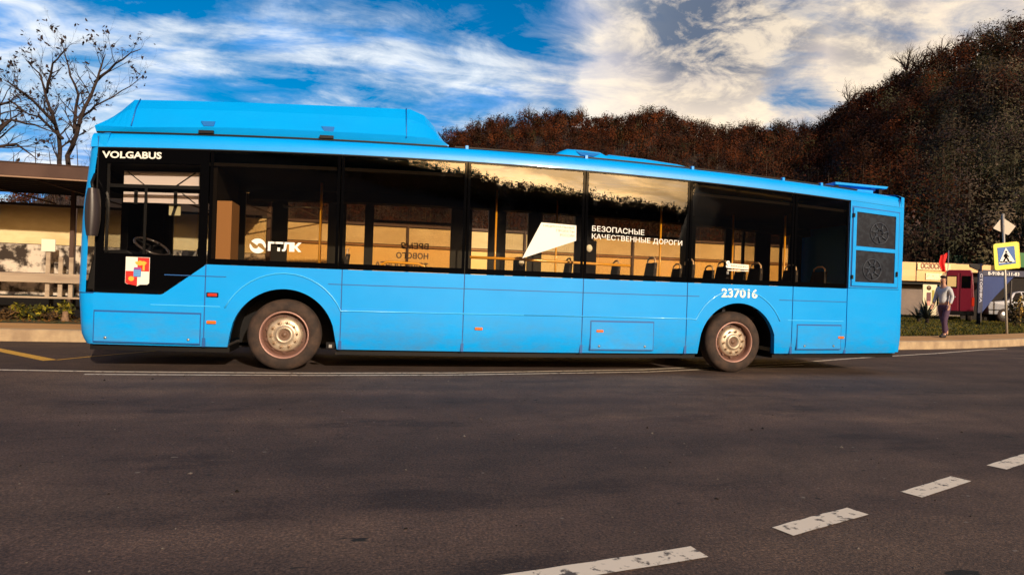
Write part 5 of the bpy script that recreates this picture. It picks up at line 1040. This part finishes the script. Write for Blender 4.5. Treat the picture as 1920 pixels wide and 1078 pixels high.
# pedestrian
PD = 18.4; pb = pt(1768, 633, PD); pb.z = .21
PER = thing('person', pb, 'pedestrian in pale grey jumper, dark cap and purple trousers walking by the bus tail', 'person', rz=HR+R(18))
def skin(name, chain, m, parent, sub=2):
    """chain: list of (points, radii) branches; branches after the first start at an existing point"""
    me = bpy.data.meshes.new(name); V = []; E = []; Rr = []
    def idx(p):
        for i, v in enumerate(V):
            if (Vector(v)-Vector(p)).length < 1e-4: return i
        return None
    for pts, rad in chain:
        prev = None
        for p, r_ in zip(pts, rad):
            i = idx(p)
            if i is None: V.append(tuple(p)); Rr.append(r_); i = len(V)-1
            if prev is not None and prev != i: E.append((prev, i))
            prev = i
    me.from_pydata(V, E, []); o = bpy.data.objects.new(name, me); COL.objects.link(o)
    md = o.modifiers.new('s', 'SKIN'); md.use_smooth_shade = True
    for i, sv in enumerate(me.skin_vertices[0].data):
        r_ = Rr[i]; sv.radius = r_ if isinstance(r_, tuple) else (r_, r_); sv.use_root = (i == 0)
    m2 = o.modifiers.new('d', 'SUBSURF'); m2.levels = sub; m2.render_levels = sub
    bpy.context.view_layer.update(); nm = bpy.data.meshes.new_from_object(o.evaluated_get(bpy.context.evaluated_depsgraph_get())); bpy.data.objects.remove(o)
    nm.materials.clear(); nm.materials.append(m); o = bpy.data.objects.new(name, nm); COL.objects.link(o); o.parent = parent
    for p in nm.polygons: p.use_smooth = True
    return o
SK = mat('skin', (.50, .27, .18), .55); JMP = mat('grey_jumper', (.48, .50, .54), .85, bump=(30, .4)); TRO = mat('purple_trousers', (.07, .035, .075), .85, bump=(18, .4)); SHO = mat('dark_shoes', (.02, .015, .015), .6)
pel = (0, 0, .93)
chain = [([pel, (0, .0, 1.08), (-.01, .0, 1.25), (-.02, .0, 1.40), (-.03, .0, 1.49), (-.05, .0, 1.56), (-.06, 0, 1.63), (-.055, 0, 1.71)], [(.13, .10), (.12, .09), (.14, .10), (.13, .09), .055, .05, (.078, .072), (.075, .07)]),
         ([pel, (.02, -.09, .86), (-.10, -.10, .50), (-.06, -.10, .12), (-.10, -.10, .06), (-.22, -.10, .045)], [0, .085, .060, .042, .042, .03]),
         ([pel, (.0, .09, .86), (.12, .10, .50), (.27, .10, .16), (.26, .10, .09), (.17, .10, .05)], [0, .085, .060, .042, .042, .03]),
         ([(-.02, .0, 1.40), (-.02, -.17, 1.40), (.04, -.21, 1.16), (-.06, -.22, .95)], [0, .055, .042, .030]),
         ([(-.02, .0, 1.40), (-.02, .17, 1.40), (-.06, .21, 1.16), (-.17, .20, .96)], [0, .055, .042, .030])]
pbody = skin('body', chain, SK, PER)
def hand(w, d, name):
    w = Vector(w); d = Vector(d).normalized(); s = d.cross(Vector((0, 1, 0))).normalized(); ch = [([w, w+d*.05, w+d*.085], [.022, (.030, .018), (.030, .016)])]
    for k, (o_, l) in enumerate(((-.026, .068), (-.009, .078), (.009, .073), (.026, .058))):
        a = w+d*.085; b = w+d*.10+s*o_; ch.append(([a, b, b+d*l*.5+Vector((-.006, 0, 0)), b+d*l+Vector((-.022, 0, 0))], [.02, .0095, .009, .008]))
    a = w+d*.05; ch.append(([a, a-s*.035+d*.01, a-s*.05+d*.04], [.02, .011, .009])); return skin(name, ch, SK, pbody, 1)
hand((-.06, -.22, .95), (-.25, 0, -1), 'hand'); hand((-.17, .20, .96), (-.35, 0, -1), 'hand')
jc = [([(0, 0, .95), (0, .0, 1.08), (-.01, .0, 1.25), (-.02, .0, 1.40), (-.03, .0, 1.475)], [(.155, .12), (.15, .115), (.165, .12), (.155, .11), (.075, .07)]),
      ([(-.02, .0, 1.40), (-.02, -.17, 1.405), (.04, -.215, 1.16), (-.05, -.22, .97)], [0, .070, .054, .040]), ([(-.02, .0, 1.40), (-.02, .17, 1.405), (-.06, .215, 1.16), (-.155, .20, .98)], [0, .070, .054, .040])]
skin('jumper', jc, JMP, pbody); skin('collar', [([(-.03, 0, 1.46), (-.04, 0, 1.515)], [.075, .068])], mat('collar_white', (.7, .68, .66), .8), pbody, 1)
tc_ = [([(0, 0, .97), pel, (.02, -.09, .84), (-.10, -.10, .50), (-.06, -.10, .11)], [(.145, .11), (.145, .115), .105, .078, .062]), ([pel, (.0, .09, .84), (.12, .10, .50), (.265, .10, .17)], [0, .105, .078, .060])]
skin('trousers', tc_, TRO, pbody)
for x_, y_, z_, up_ in ((-.06, -.10, .05, 0), (.24, .10, .09, .06)): skin('shoe', [([(x_+.03, y_, z_), (x_-.08, y_, z_-.005), (x_-.19, y_, z_-.012-up_*.6)], [(.068, .062), (.058, .05), (.046, .032)])], SHO, pbody, 2)
skin('cap', [([(-.05, 0, 1.70), (-.045, 0, 1.74), (-.03, 0, 1.775)], [(.10, .094), (.105, .098), (.05, .05)])], mat('dark_cap', (.022, .008, .010), .9), pbody)
q = MB(); q.lathe([(0, -.012), (.006, -.01), (.008, 0)], (-.135, -.03, 1.665), 8); bl(q, 'eye', BLK, pbody); q = MB(); q.lathe([(0, -.012), (.006, -.01), (.008, 0)], (-.135, .03, 1.665), 8); bl(q, 'eye', BLK, pbody)
skin('nose', [([(-.13, 0, 1.665), (-.155, 0, 1.645), (-.14, 0, 1.635)], [.010, .014, .012])], SK, pbody, 1); bl(MB().box(-.143, -.130, -.022, .022, 1.603, 1.611), 'mouth', mat('lips', (.30, .09, .07), .6), pbody)
skin('beard', [([(-.11, 0, 1.60), (-.10, 0, 1.575)], [(.045, .04), (.04, .035)])], mat('dark_beard', (.05, .025, .02), .9), pbody, 1)
for y_ in (-.075, .075): skin('ear', [([(-.055, y_, 1.68), (-.052, y_, 1.64)], [(.014, .01), (.011, .008)])], SK, pbody, 1)
#@@END
